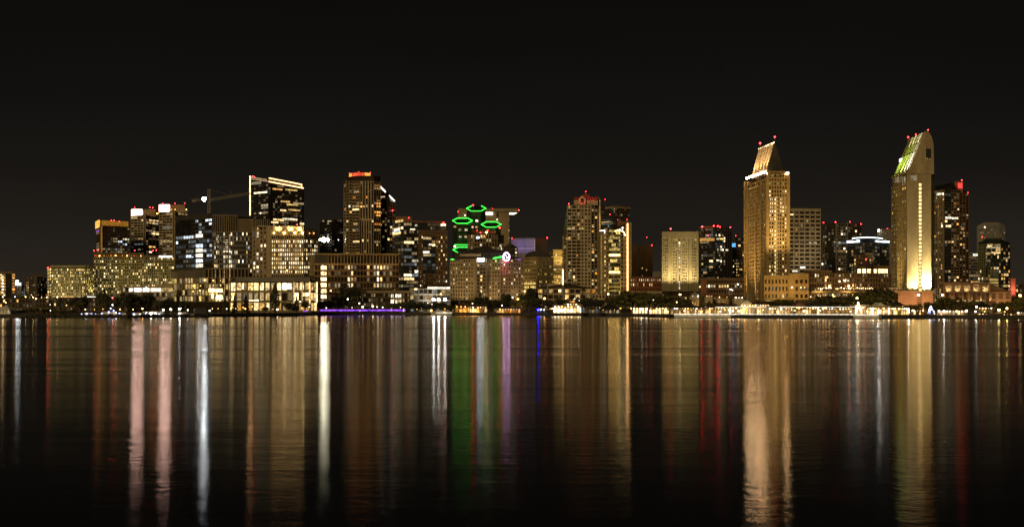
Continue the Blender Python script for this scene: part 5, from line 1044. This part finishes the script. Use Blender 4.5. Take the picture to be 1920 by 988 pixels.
Lr('orange lamps around the orange-lit pier house', 'lamps around the pier house', [(834, 580, 14, 'orange', 1.5), (840, 570.5, 20, 'amber_lamp', .6), (886, 569.5, 26, 'amber_lamp', .85), (941, 573, 20, 'white_lamp', .5), (961, 558.5, 60, 'white_lamp', .7), (971, 562, 44, 'amber_lamp', 1.2), (938, 583, 8, 'small_lamp', .4), (913, 582.5, 10, 'small_lamp', .5), (953, 578, 14, 'amber_lamp', .4)])
Lr('amber street lamps behind the bright waterfront restaurant', 'lamps behind the bright restaurant', [(1021, 560.5, 60, 'amber_lamp', 1.1), (1061, 560, 60, 'amber_lamp', 1.0), (1077, 560.5, 56, 'white_lamp', .5), (1140.5, 552, 120, 'yellow_lamp', .9), (1086, 564, 50, 'white_lamp', .4), (1036, 579, 14, 'white_lamp', .7), (1023, 575, 20, 'amber_lamp', .4)])
Lr('blue-white lamp pair on the small dock beside the gazebo', 'lamps on the gazebo dock', [(1009, 582, 6, 'blue_lamp', 1.0), (1014, 581.5, 7, 'blue_small', 1.2), (1020, 581.5, 8, 'white_lamp', .7)])
Lr('lamps under the huge dark park trees', 'lamps under the park trees', [(1163.5, 579, 16, 'amber_lamp', .95), (1184, 579, 16, 'yellow_lamp', .8), (1196, 581, 14, 'white_flood', .75), (1203, 581, 14, 'white_lamp', 1.0), (1213, 580, 14, 'white_lamp', .9), (1221, 578, 18, 'amber_lamp', .7), (1232, 580.5, 14, 'white_lamp', 1.15), (1238, 577, 18, 'white_lamp', .8), (1248, 581, 14, 'amber_lamp', .7), (1269, 567, 40, 'amber_lamp', .6), (1225, 563, 50, 'small_lamp', .6)])
Lr('pale lamps on the high terrace above the shops', 'lamps on the high terrace', [(1275, 553, 260, 'yellow_lamp', .9), (1369, 543, 330, 'white_lamp', .5), (1520, 557, 250, 'small_lamp', .7), (1563, 556, 300, 'yellow_lamp', .7), (1607, 560, 90, 'yellow_lamp', .8)])
its = []
for k in range(46):
    u = 1256 + k*8.45 + rnd.uniform(-3, 3); its.append((u, 581.5 + rnd.uniform(-3.2, 3.5), rnd.uniform(5, 16), rnd.choice(['amber_lamp', 'white_lamp', 'small_lamp', 'small_lamp', 'amber_lamp', 'yellow_lamp']), rnd.uniform(.34, .78)))
for c in range(4):
    Lr(['lamps before the western shop row', 'lamps before the white gabled shop', 'lamps before the dark-roofed shops', 'lamps before the bright eastern hall'][c], 'promenade lamps', [x for x in its if 1250 + c*98 <= x[0] < 1250 + (c + 1)*98])
Lr('starry white lamps of the eastern promenade', 'eastern promenade lamps', [(1609, 578, 12, 'white_flood', .75), (1641, 580, 14, 'white_lamp', .9), (1650, 578, 14, 'white_lamp', 1.1), (1660, 580, 12, 'yellow_lamp', .9), (1704, 586, 6, 'white_flood', .6), (1712, 583, 8, 'yellow_lamp', .7), (1731, 579, 14, 'amber_lamp', .6), (1744, 582, 10, 'white_lamp', .9), (1751, 588, 6, 'white_lamp', .5), (1770, 586, 8, 'white_flood', .75), (1775, 590.5, 4, 'amber_lamp', .5), (1794, 585, 8, 'yellow_lamp', .8), (1812, 584, 10, 'white_lamp', 1.0), (1811, 591, 4, 'amber_lamp', .4), (1831, 576, 14, 'white_lamp', .7), (1829, 588, 6, 'white_lamp', .8), (1846, 593, 3, 'amber_lamp', .45), (1873, 582, 12, 'yellow_lamp', .8), (1884, 593, 3, 'amber_lamp', .45), (1888, 579, 16, 'yellow_lamp', .6)])
Lr('large amber street lamp glaring at the far eastern edge', '', [(1912.5, 556, 190, 'amber_lamp', 1.9)])

# ------------------------------------------------------------------ waterfront shops and restaurants
def shop(name, label, u0, u1, ve, vr, dY, roof='roofdark', wall='cream', glow=(('shop', 3), ('shopdim', 2)), nb=6, depth=14, style='hip', bright=1.0, canopy=True, group=None, cat='shop', vb=None, posts=True):
    um = (u0 + u1)/2; Y = shore(um) + dY; a, c = xy(u0, Y), xy(u1, Y); gz = GZ
    ze, zr = zz(ve, Y), zz(vr, Y); root = empty(name, (*((a + c)/2), gz), label, cat, group); o = Vector(root.location); r = random.Random(int(u0*13))
    m = MB(); m.prism([a, c, c + Vector((0, depth)), a + Vector((0, depth))], gz, ze)
    m.build('wall', wall, root, o)
    m = MB()
    if style == 'hip': m.hip(a.x, c.x, Y - (2.6 if canopy else .5), Y + depth, ze, zr)
    elif style == 'gable': m.gable(a.x - .6, c.x + .6, Y - .7, Y + depth, ze, zr)
    else: m.prism([a + Vector((-.5, -2.6)), c + Vector((.5, -2.6)), c + Vector((.5, depth)), a + Vector((-.5, depth))], ze, zr)
    m.build('roof', roof, root, o)
    L = c.x - a.x; bw = L/nb; h = (ze - gz)
    for k in range(nb):
        w = bw*r.uniform(.55, .85); hh = h*r.uniform(.45, .72); mat = pick(glow, r)
        child('shopfront', unit_box(mat), root, Vector((a.x + bw*(k + .5) + r.uniform(-.1, .1)*bw, Y - .12, gz + h*.08 + hh/2)) - o, (w, .25, hh))
    if posts:
        pm = MB(); pm.box(0, 0, 0, .28, .28, 1); pme = pm.mesh('post', wall)
        for k in range(nb + 1): child('post', pme, root, Vector((a.x + bw*k, Y - 2.2, gz)) - o, (1, 1, h - .02))
    for k in range(max(2, nb)):
        if r.random() < .85: child('lamp', unit_ball(r.choice(['small_lamp', 'amber_lamp', 'white_lamp', 'small_lamp'])), root, Vector((a.x + bw*(k + .5), Y - 1.6, ze - .5)) - o, (.3*bright,)*3)
    return root, o, Y
SH = (('shop', 3), ('shopdim', 3)); BR = (('hall', 2), ('shop', 4)); DM = (('shopdim', 4), ('amber', 2))
shop('pier_house', 'orange-lit low pier house with white-framed windows, west of the gazebo', 853, 884, 574, 566, 8, 'tile', 'gold', (('orange', 3), ('shopdim', 1)), 4, cat='pier house')
shop('pier_house', 'amber-lit pier pavilion with bright open windows under tiled roof', 880, 913, 575, 570, 6, 'tile', 'cream', (('shop', 2), ('shopdim', 2), ('orange', 1)), 7, cat='pier house')
shop('pier_shed', 'long low dim orange shed on the quay, between pier pavilion and gazebo', 930, 976, 579, 576, 8, 'darkbrown', 'gold', (('orange', 3), ('shopdim', 2)), 9, style='flat', cat='shed')
shop('restaurant', 'brightest waterfront restaurant, glowing white dining deck with lit upper tier', 1038, 1093, 574, 571.5, 10, 'cream', 'cream', (('hall', 5), ('shop', 1)), 9, style='flat', bright=1.8, cat='restaurant')
shop('restaurant_pavilion', 'lit upper pavilion roofed above the brightest waterfront restaurant', 1057, 1083, 569.5, 566, 16, 'cream', 'cream', (('hall', 3), ('shop', 1)), 5, style='hip', bright=1.6, cat='pavilion', posts=False)
shop('restaurant', 'unlit restaurant with tall black hipped roof over the water', 1091, 1127, 575, 561.5, 4, 'black', 'timber', (('dim', 1), ('dimcool', 1)), 6, 20, cat='restaurant', bright=.4)
shop('restaurant', 'unlit low black-roofed wing beside the huge dark park trees', 1127, 1162, 580, 567, 5, 'black', 'timber', (('dim', 1), ('dim', 1)), 5, 20, cat='restaurant', bright=.4)
shop('shop', 'small lit kiosk under the huge dark park trees, western of the pair', 1186, 1214, 577, 573.5, 14, 'roofdark', 'cream', BR, 5, bright=1.4)
shop('shop', 'small lit kiosk under the huge dark park trees, eastern of the pair', 1217, 1256, 577, 573.5, 14, 'roofdark', 'cream', BR, 7, bright=1.5)
shop('shop', 'long dim-roofed shop row with many amber fronts, west of white gabled shop', 1257, 1322, 577, 571.5, 14, 'roofdark', 'cream', (('shop', 3), ('shopdim', 3)), 13)
shop('shop', 'arcaded amber shop row directly west of white gabled shop', 1322, 1388, 576.5, 571, 14, 'tile', 'cream', SH, 12)
shop('shop', 'white gabled shop front glowing brightly, its long roof running east', 1388, 1413, 571.5, 562.5, 12, 'white', 'white', BR, 5, style='gable', posts=False)
shop('shop', 'white shop with long dark hipped roof, east of white gabled shop', 1409, 1442, 571, 563, 18, 'tile', 'white', (('hall', 1), ('shop', 3)), 7)
shop('shop', 'low white-fronted shop row with flat bright canopy', 1440, 1491, 577, 574, 12, 'white', 'white', SH, 10, style='flat')
shop('shop', 'brown gabled shop with steep pointed front among dark roofs', 1491, 1511, 575, 562, 14, 'tile', 'brown', SH, 4, style='gable', posts=False)
shop('shop', 'dark hip-roofed shop directly east of brown gabled shop', 1510, 1552, 576, 563.5, 16, 'roofdark', 'cream', SH, 8)
shop('shop', 'low amber shop row, west of the starry promenade lamp', 1552, 1603, 577.5, 573, 12, 'roofdark', 'cream', SH, 10)
shop('shop', 'small bright white pavilion beneath the starry promenade lamp', 1603, 1626, 575.5, 571.5, 14, 'white', 'white', BR, 5, style='flat', bright=1.5)
shop('market_hall', 'dazzling yellow-white market hall with central pointed gable', 1624, 1668, 577, 573, 10, 'cream', 'cream', (('hall', 5), ('shop', 1)), 9, style='flat', bright=1.8, cat='market hall')
shop('market_gable', 'lit pointed gable pavilion above the dazzling market hall', 1642, 1660, 575, 567, 16, 'white', 'cream', (('hall', 1),), 3, style='gable', posts=False, cat='pavilion', bright=1.4)
shop('shop', 'yellow arcade shop with lamps strung under its long roof', 1668, 1704, 577.5, 572.5, 10, 'sand', 'sand', (('shop', 4), ('yellow', 3)), 10, bright=1.5)
shop('shop', 'dark blue-roofed house behind the yellow arcade shop', 1676, 1694, 573, 564, 40, 'roofdark', 'grey', DM, 3)
shop('shop', 'low brown tile-roofed shop, east of yellow arcade', 1706, 1732, 581, 575.5, 14, 'tile', 'brown', SH, 5)
shop('shop', 'small lit shop before the park trees, west of the hexagonal kiosk', 1757, 1782, 582, 578, 14, 'roofdark', 'cream', SH, 5, bright=1.4)
shop('shop', 'amber open-fronted shop before the floodlit niches', 1789, 1811, 582.5, 578, 12, 'tile', 'cream', (('shop', 3), ('shopdim', 1)), 4, bright=1.2)
shop('shop', 'dark steep-roofed lodge before the convention building', 1833, 1860, 576.5, 566.5, 24, 'black', 'brown', DM, 5)
shop('shop', 'dim brown hut at the water edge below the steep-roofed lodge', 1832, 1858, 587, 583.5, 4, 'tile', 'brown', (('shopdim', 1), ('dim', 3)), 4, bright=.5)
shop('shop', 'round-roofed dim brown hut at the eastern water edge', 1878, 1904, 588, 581.5, 4, 'tile', 'brown', (('dim', 3), ('dim', 1)), 4, bright=.4)
shop('shop', 'white-lit shop at the very eastern end of the promenade', 1905, 1934, 585, 581, 10, 'roofdark', 'white', SH, 5, bright=1.2)
shop('marina_office', 'low white-lit marina shed behind the moored boats', 268, 300, 584, 581, 26, 'roofdark', 'white', (('ceil_white', 1), ('dimcool', 2)), 6, cat='shed', bright=.8)
shop('tent', 'pale pointed marquee lit from within on the western bank', -6, 20, 581, 572, 24, 'canvas', 'canvas', (('pavdim', 3), ('dim', 1)), 4, cat='marquee', bright=.6)
for (u0, u1, ve, vr, dy, rf, lab) in ((1296, 1311, 554, 547, 260, 'grey', 'small pale-roofed house at the foot of floodlit ribbed tower'), (1323, 1336, 554, 547.5, 270, 'tile', 'small gabled house with brown roof among tree clumps, before dark flat hall'), (1345, 1366, 556, 549, 250, 'redbrown', 'wide low red-roofed house among tree clumps, before dark flat hall'), (1376, 1394, 557, 551, 250, 'tile', 'low brown-roofed house next to the foot of golden hotel')):
    root, o, Y = shop('house', lab, u0, u1, ve, vr, dy, rf, 'cream', DM, 3, 10, style='gable' if u1 - u0 < 16 else 'hip', posts=False, cat='house')
# gazebo
Y = shore(995) + 2; g = empty('gazebo', (*xy(995, Y), GZ), 'dark silhouetted pointed gazebo on the pier beside the blue dock lamp', 'gazebo'); o = Vector(g.location)
m = MB(); m.cone([xy(989, Y - 3), xy(1001, Y - 3), xy(1001, Y + 3), xy(989, Y + 3)], zz(577, Y), pt(995, 569.5, Y)); m.build('roof', 'black', g, o)
for u, dy in ((990.5, -2), (999.5, -2), (990.5, 2), (999.5, 2)): mm = MB(); p = xy(u, Y + dy); mm.tube((p.x, p.y, GZ), (p.x, p.y, zz(577, Y)), .2); mm.build('post', 'black', g, o)
# strips and long dock made up in place of boat light trails; short dock
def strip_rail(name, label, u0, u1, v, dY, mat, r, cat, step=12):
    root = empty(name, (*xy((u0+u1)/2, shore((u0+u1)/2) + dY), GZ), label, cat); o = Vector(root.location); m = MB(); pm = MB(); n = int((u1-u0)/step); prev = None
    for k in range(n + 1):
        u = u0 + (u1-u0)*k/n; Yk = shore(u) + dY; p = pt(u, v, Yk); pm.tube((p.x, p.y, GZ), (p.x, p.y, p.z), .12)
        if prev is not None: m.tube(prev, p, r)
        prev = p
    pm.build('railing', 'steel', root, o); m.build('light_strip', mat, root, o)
strip_rail('standin_railing', 'made-up quay railing whose violet strip stands in for a boat light trail', 601, 760, 581.6, 2.5, 'violet_trail', .62, 'railing')  # railing and glow made up in place of a boat's light trail
strip_rail('standin_railing', 'short stub of made-up violet trail railing, west of the long violet strip', 569, 577, 583, 2.5, 'violet_trail', .3, 'railing', 4)
strip_rail('standin_canopy_strip', 'long thin pale strip along shop canopies standing in for a light trail', 1322, 1640, 575.6, 8.5, 'ceil_white', .16, 'light strip')  # glowing strip added where a passing boat drew a pale line
def dock(label, u0, u1, v0, v1, dY, mat, strip):
    ua = (u0+u1)/2; Y = shore(ua) - dY; a, c = xy(u0, shore(u0) - dY), xy(u1, shore(u1) - dY)
    root = empty('floating_dock', (*((a+c)/2), 0), label, 'floating dock'); o = Vector(root.location)
    m = MB(); m.bar(a, c, .2, zz(v0, Y), -4, 0); m.build('deck', mat, root, o)
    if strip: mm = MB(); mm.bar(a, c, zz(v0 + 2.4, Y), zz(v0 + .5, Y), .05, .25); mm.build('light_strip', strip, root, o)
    f = MB(); f.bar(a, c, -.4, .35, -4.3, .4); f.build('float', 'black', root, o)
dock('very long white-lit dock added in place of a boat light trail, below the shops', 1264, 1648, 588.3, 594, 5, 'white', 'ceil_white')  # long dock and its glow added where a boat left a light trail
dock('short dim floating dock beside the small motor vessel', 850, 1000, 588.6, 591, 4, 'timber', None)

# rock breakwater in front of the western marina
m = MB(); r_ = random.Random(5); brk = empty('breakwater', (*xy(225, shore(225) - 24), 0), 'low black rock breakwater sheltering the western marina boats', 'breakwater'); o = Vector(brk.location)
for k in range(420):
    u = 30 + 372*k/420; Yb = shore(u) - 24 + r_.uniform(-3, 3); p = xy(u, Yb); q = 1 - abs(Yb - shore(u) + 24)/4.5; s_ = r_.uniform(1.1, 2.2)
    edge = min(1, (u - 25)/40, (405 - u)/12)
    m.box(p.x, p.y, -1, s_, s_, 1 + max(.4, (q*2.5 + r_.uniform(-.4, .5))*edge), r_.uniform(0, 3))
m.build('rock', 'rock', brk, o)
# ------------------------------------------------------------------ boats
def hull(m, L, W, Hh, x=0):
    P0 = [(-L/2, -W/2), (L*.25, -W/2), (L/2, 0), (L*.25, W/2), (-L/2, W/2)]
    i = len(m.v); m.v += [(a*.94 + x, c*.75, .0 - .2) for a, c in P0] + [(a + x, c, Hh + (.5 if a > L*.3 else 0)) for a, c in P0]
    m.f += [tuple(i+k for k in (4, 3, 2, 1, 0)), tuple(i+5+k for k in range(5))] + [(i+k, i+(k+1) % 5, i+5+(k+1) % 5, i+5+k) for k in range(5)]
def boat(label, u, L, mast_v=None, mast2=None, lights=(), dY=8, rz=0, hullmat='white', cabin=True, group='boats in the western marina', name='sailing_boat', cat='boat'):
    Y = shore(u) - dY; p = xy(u, Y); root = empty(name, (p.x, p.y, 0), label, cat, group); root.rotation_euler = (0, 0, rz)
    m = MB(); hull(m, L, L*.28, L*.11 + .5); m.build('hull', hullmat, root)
    if cabin: m = MB(); m.box(-L*.08, 0, L*.11 + .45, L*.4, L*.18, 1.5); m.build('cabin', 'white', root)
    for k, mv in enumerate([q for q in (mast_v, mast2) if q]):
        h = zz(mv, Y); x = L*(.08 - .3*k); m = MB(); m.tube((x, 0, .5), (x, 0, h), .12, .07); m.tube((x, 0, L*.11 + 2.6), (x - L*.36, 0, L*.11 + 2.4), .1); m.tube((x, 0, h), (L*.48, 0, L*.12 + 1), .03); m.tube((x, 0, h), (-L*.48, 0, L*.12 + .6), .03); m.build('mast', 'steel', root)
    for (x, z, mat, r) in lights: child('deck_lamp', unit_ball(mat), root, (x*L, -L*.1, z), (r,)*3)
    return root
boat('low motor boat lit blue-white along its deck, western marina', 169, 14, None, None, [(-.4, 2.6, 'blue_small', .5), (-.15, 2.8, 'blue_small', .6), (.1, 2.8, 'blue_small', .5), (.3, 2.6, 'blue_small', .4)], name='motor_boat', hullmat='white')
boat('tall-masted ship with blue-white lights in its rigging, red masthead lamp', 208, 20, 560, 566, [(.08, 14, 'red_small', .5), (.08, 9, 'white_lamp', .35), (.02, 6.5, 'blue_small', .7), (.12, 5, 'blue_small', .6), (.2, 3.6, 'white_lamp', .5), (-.05, 4, 'blue_small', .6), (.32, 3, 'blue_small', .7), (-.3, 3, 'blue_small', .5)], name='tall_ship')
boat('bare-masted sailing boat just east of the tall ship', 232, 12, 558, None, [(.3, 2.2, 'white_lamp', .3)])
boat('sailing boat with white deck lamps near the orange lamp', 258, 12, 566, None, [(-.2, 2.4, 'blue_small', .5), (.2, 2.4, 'white_lamp', .4)])
boat('white motor yacht glowing bluish beneath its awning, before the marina shed', 288, 15, None, None, [(-.35, 2.8, 'blue_small', .6), (-.1, 3, 'white_lamp', .7), (.12, 2.8, 'white_lamp', .8), (.3, 2.4, 'cool', .8)], name='motor_boat')
boat('leaning-masted sailing boat before the marina shed', 296, 12, 563, None, [], rz=.3)
boat('two-masted sailing boat east of the white motor yacht', 345, 15, 563, 567, [(-.2, 2.6, 'white_lamp', .5), (.2, 2.4, 'cool', .8)])
boat('small motor vessel with glowing white side and amber bow lamp, mid-bay', 829, 21, None, None, [(-.48, 4.3, 'amber_lamp', .75), (.1, 3, 'small_lamp', .25)], dY=10, group=None, name='motor_vessel')
Y = shore(829) - 14; root = [o for o in bpy.data.objects if o.name.startswith('motor_vessel')][0]
child('light_strip', unit_box('ceil_white'), root, (2, -3.1, 2.3), (15, .2, .5))
d_ = shore(378) + 6; root = empty('dock_shed', (*xy(378, d_), GZ), 'black boxy dock shed silhouetted below the podium building', 'shed'); o = Vector(root.location)
m = MB(); m.box(*xy(378, d_), GZ, 9.2, 6, zz(577.5, d_) - GZ); m.build('wall', 'black', root, o); m = MB(); m.box(*xy(378, d_), zz(577.5, d_), 10, 7, .4); m.build('roof', 'black', root, o)
for u, lab in ((1609, 'white light-wound festive tree lamp on the eastern promenade'), (1745, 'bluish-white festive light cone beside the park trees')):
    Y = shore(u) + 8; root = empty('festive_light_tree', (*xy(u, Y), GZ), lab, 'light tree'); o = Vector(root.location); H_ = zz(566 if u < 1700 else 574, Y) - GZ
    m = MB(); m.tube((o.x, o.y, GZ), (o.x, o.y, GZ + H_), .15); m.build('pole', 'steel', root, o)
    for k in range(26):
        q = k/26; t = k*2.1; rr_ = (1 - q)*2.2 + .2; child('bulb', unit_ball('small_lamp' if u < 1700 else 'blue_small'), root, (rr_*math.cos(t), rr_*math.sin(t), .8 + q*(H_ - .6)), (.3,)*3)

# ------------------------------------------------------------------ tower crane
Y = 1780; cr = empty('tower_crane', (*xy(392, Y), GZ), 'tower crane with white floodlight above the big dark office block', 'crane'); o = Vector(cr.location)
def lattice(m, a, c, w, n, r=.16):
    a, c = Vector(a), Vector(c); d = (c - a).normalized(); s1 = (Vector((0, 1, 0)) if abs(d.y) < .5 else Vector((1, 0, 0))); s2 = d.cross(s1).normalized()
    cn = [(s1*x + s2*y)*w/2 for x, y in ((-1, -1), (1, -1), (1, 1), (-1, 1))]
    for q in cn: m.tube(a + q, c + q, r, None, 4)
    for k in range(n):
        p, q = a + (c - a)*(k/n), a + (c - a)*((k+1)/n)
        for j in range(4): m.tube(p + cn[j], q + cn[(j+1) % 4], r*.7, None, 4)
m = MB(); lattice(m, (o.x, o.y, GZ), (o.x, o.y, zz(355, Y)), 2.6, 40, .3); m.build('mast', 'steel', cr, o)
m = MB(); lattice(m, pt(394, 375, Y), pt(470, 362.5, Y), 2.2, 22, .26); m.tube(pt(392, 355, Y), pt(432, 367, Y), .12); m.tube(pt(432, 367, Y), pt(432, 356, Y), .15); m.build('jib', 'steel', cr, o)
m = MB(); lattice(m, pt(390, 374.5, Y), pt(359, 375.5, Y), 1.6, 9, .22); m.tube(pt(392, 355, Y), pt(364, 374, Y), .12); cj = m.build('counter_jib', 'steel', cr, o)
m = MB(); p = pt(394, 380, Y); m.box(p.x, p.y, p.z, 2.4, 2.2, 2.6); m.build('cab', 'grey', cr, o)
flood_disc(cr, pt(382.5, 373.5, Y - 3) - o, 'coolflood', 2.4)
m = MB(); p = pt(364, 376, Y); m.box(p.x, p.y, p.z - 2, 4, 2, 2.5); m.build('counterweight', 'grey', cj, o)

# ------------------------------------------------------------------ sky, sun, camera
w = bpy.data.worlds.new('World'); sc.world = w; w.use_nodes = True
n, l = w.node_tree.nodes, w.node_tree.links; n.clear()
SUN_EL, SUN_AZ = 24, 205       # dim warm city glow from behind the viewer
out = n.new('ShaderNodeOutputWorld'); bg = n.new('ShaderNodeBackground'); bg.inputs[1].default_value = 1.0
sky = n.new('ShaderNodeTexSky'); sky.sky_type = 'NISHITA'; sky.sun_disc = False; sky.sun_elevation = R(SUN_EL); sky.sun_rotation = R(SUN_AZ)
hs = n.new('ShaderNodeHueSaturation'); hs.inputs['Saturation'].default_value = .15
sm = n.new('ShaderNodeMix'); sm.data_type = 'RGBA'; sm.blend_type = 'MULTIPLY'; sm.inputs[0].default_value = 1; sm.inputs[7].default_value = (.00008, .00007, .00006, 1)
tc = n.new('ShaderNodeTexCoord'); sx = n.new('ShaderNodeSeparateXYZ'); ramp = n.new('ShaderNodeValToRGB')
ramp.color_ramp.elements[0].position = 0.0; ramp.color_ramp.elements[0].color = (.030, .0228, .0155, 1)
ramp.color_ramp.elements[1].position = 1.0; ramp.color_ramp.elements[1].color = (.0018, .0016, .0015, 1)
for ps, c in ((.02, (.022, .0170, .0120)), (.045, (.0142, .0115, .0088)), (.08, (.0088, .0074, .0060)), (.13, (.0052, .0046, .0040)), (.20, (.0030, .0027, .0025))):
    e = ramp.color_ramp.elements.new(ps); e.color = (*c, 1)
add = n.new('ShaderNodeMix'); add.data_type = 'RGBA'; add.blend_type = 'ADD'; add.inputs[0].default_value = 1
l.new(tc.outputs['Generated'], sx.inputs[0]); l.new(sx.outputs['Z'], ramp.inputs[0])
l.new(sky.outputs[0], hs.inputs['Color']); l.new(hs.outputs[0], sm.inputs[6]); l.new(sm.outputs[2], add.inputs[6]); cl = n.new('ShaderNodeTexNoise'); cl.inputs['Scale'].default_value = 1; cl.inputs['Detail'].default_value = 5; cm = n.new('ShaderNodeMapping'); cm.inputs['Scale'].default_value = (2.2, 2.2, 13); cm.inputs['Rotation'].default_value = (0, R(9), 0)
cr = n.new('ShaderNodeMapRange'); cr.inputs[1].default_value = .3; cr.inputs[2].default_value = .7; cr.inputs[3].default_value = .80; cr.inputs[4].default_value = 1.22
cx = n.new('ShaderNodeMix'); cx.data_type = 'RGBA'; cx.blend_type = 'MULTIPLY'; cx.inputs[0].default_value = 1
l.new(tc.outputs['Generated'], cm.inputs[0]); l.new(cm.outputs[0], cl.inputs['Vector']); l.new(cl.outputs[0], cr.inputs[0]); l.new(ramp.outputs[0], cx.inputs[6]); l.new(cr.outputs[0], cx.inputs[7]); l.new(cx.outputs[2], add.inputs[7]); l.new(add.outputs[2], bg.inputs[0]); l.new(bg.outputs[0], out.inputs[0])
su = bpy.data.lights.new('city_glow', 'SUN'); su.energy = 1.08; su.angle = R(25); su.color = (1, .71, .32)
so = bpy.data.objects.new('city_glow', su); col.objects.link(so)
az, el = R(SUN_AZ), R(SUN_EL)   # direction towards the light: behind the viewer, slightly west
dirv = Vector((math.sin(az)*math.cos(el), math.cos(az)*math.cos(el), math.sin(el))); so.rotation_euler = dirv.to_track_quat('Z', 'Y').to_euler()

cam = bpy.data.cameras.new('camera'); co = bpy.data.objects.new('camera', cam); col.objects.link(co)
co.location = (0, 0, CAMH); co.rotation_euler = (R(90), 0, 0)
cam.sensor_width = 36; cam.lens = 36*F/1920; cam.shift_y = (HOR - 494)/1920; cam.clip_start = .5; cam.clip_end = 30000
sc.camera = co
sc.render.engine = 'CYCLES'
c = sc.cycles; c.use_denoising = True
try: c.denoiser = 'OPENIMAGEDENOISE'; c.denoising_input_passes = 'RGB_ALBEDO_NORMAL'; c.denoising_prefilter = 'ACCURATE'
except Exception: pass
c.use_adaptive_sampling = False; c.max_bounces = 4; c.diffuse_bounces = 2; c.glossy_bounces = 3; c.use_light_tree = True; c.sample_clamp_indirect = 6; c.caustics_reflective = False; c.caustics_refractive = False
c.pixel_filter_type = 'BLACKMAN_HARRIS'; c.filter_width = 1.5
v = sc.view_settings; v.view_transform = 'Standard'; v.look = 'None'; v.exposure = 0; v.gamma = 1; v.use_curve_mapping = False
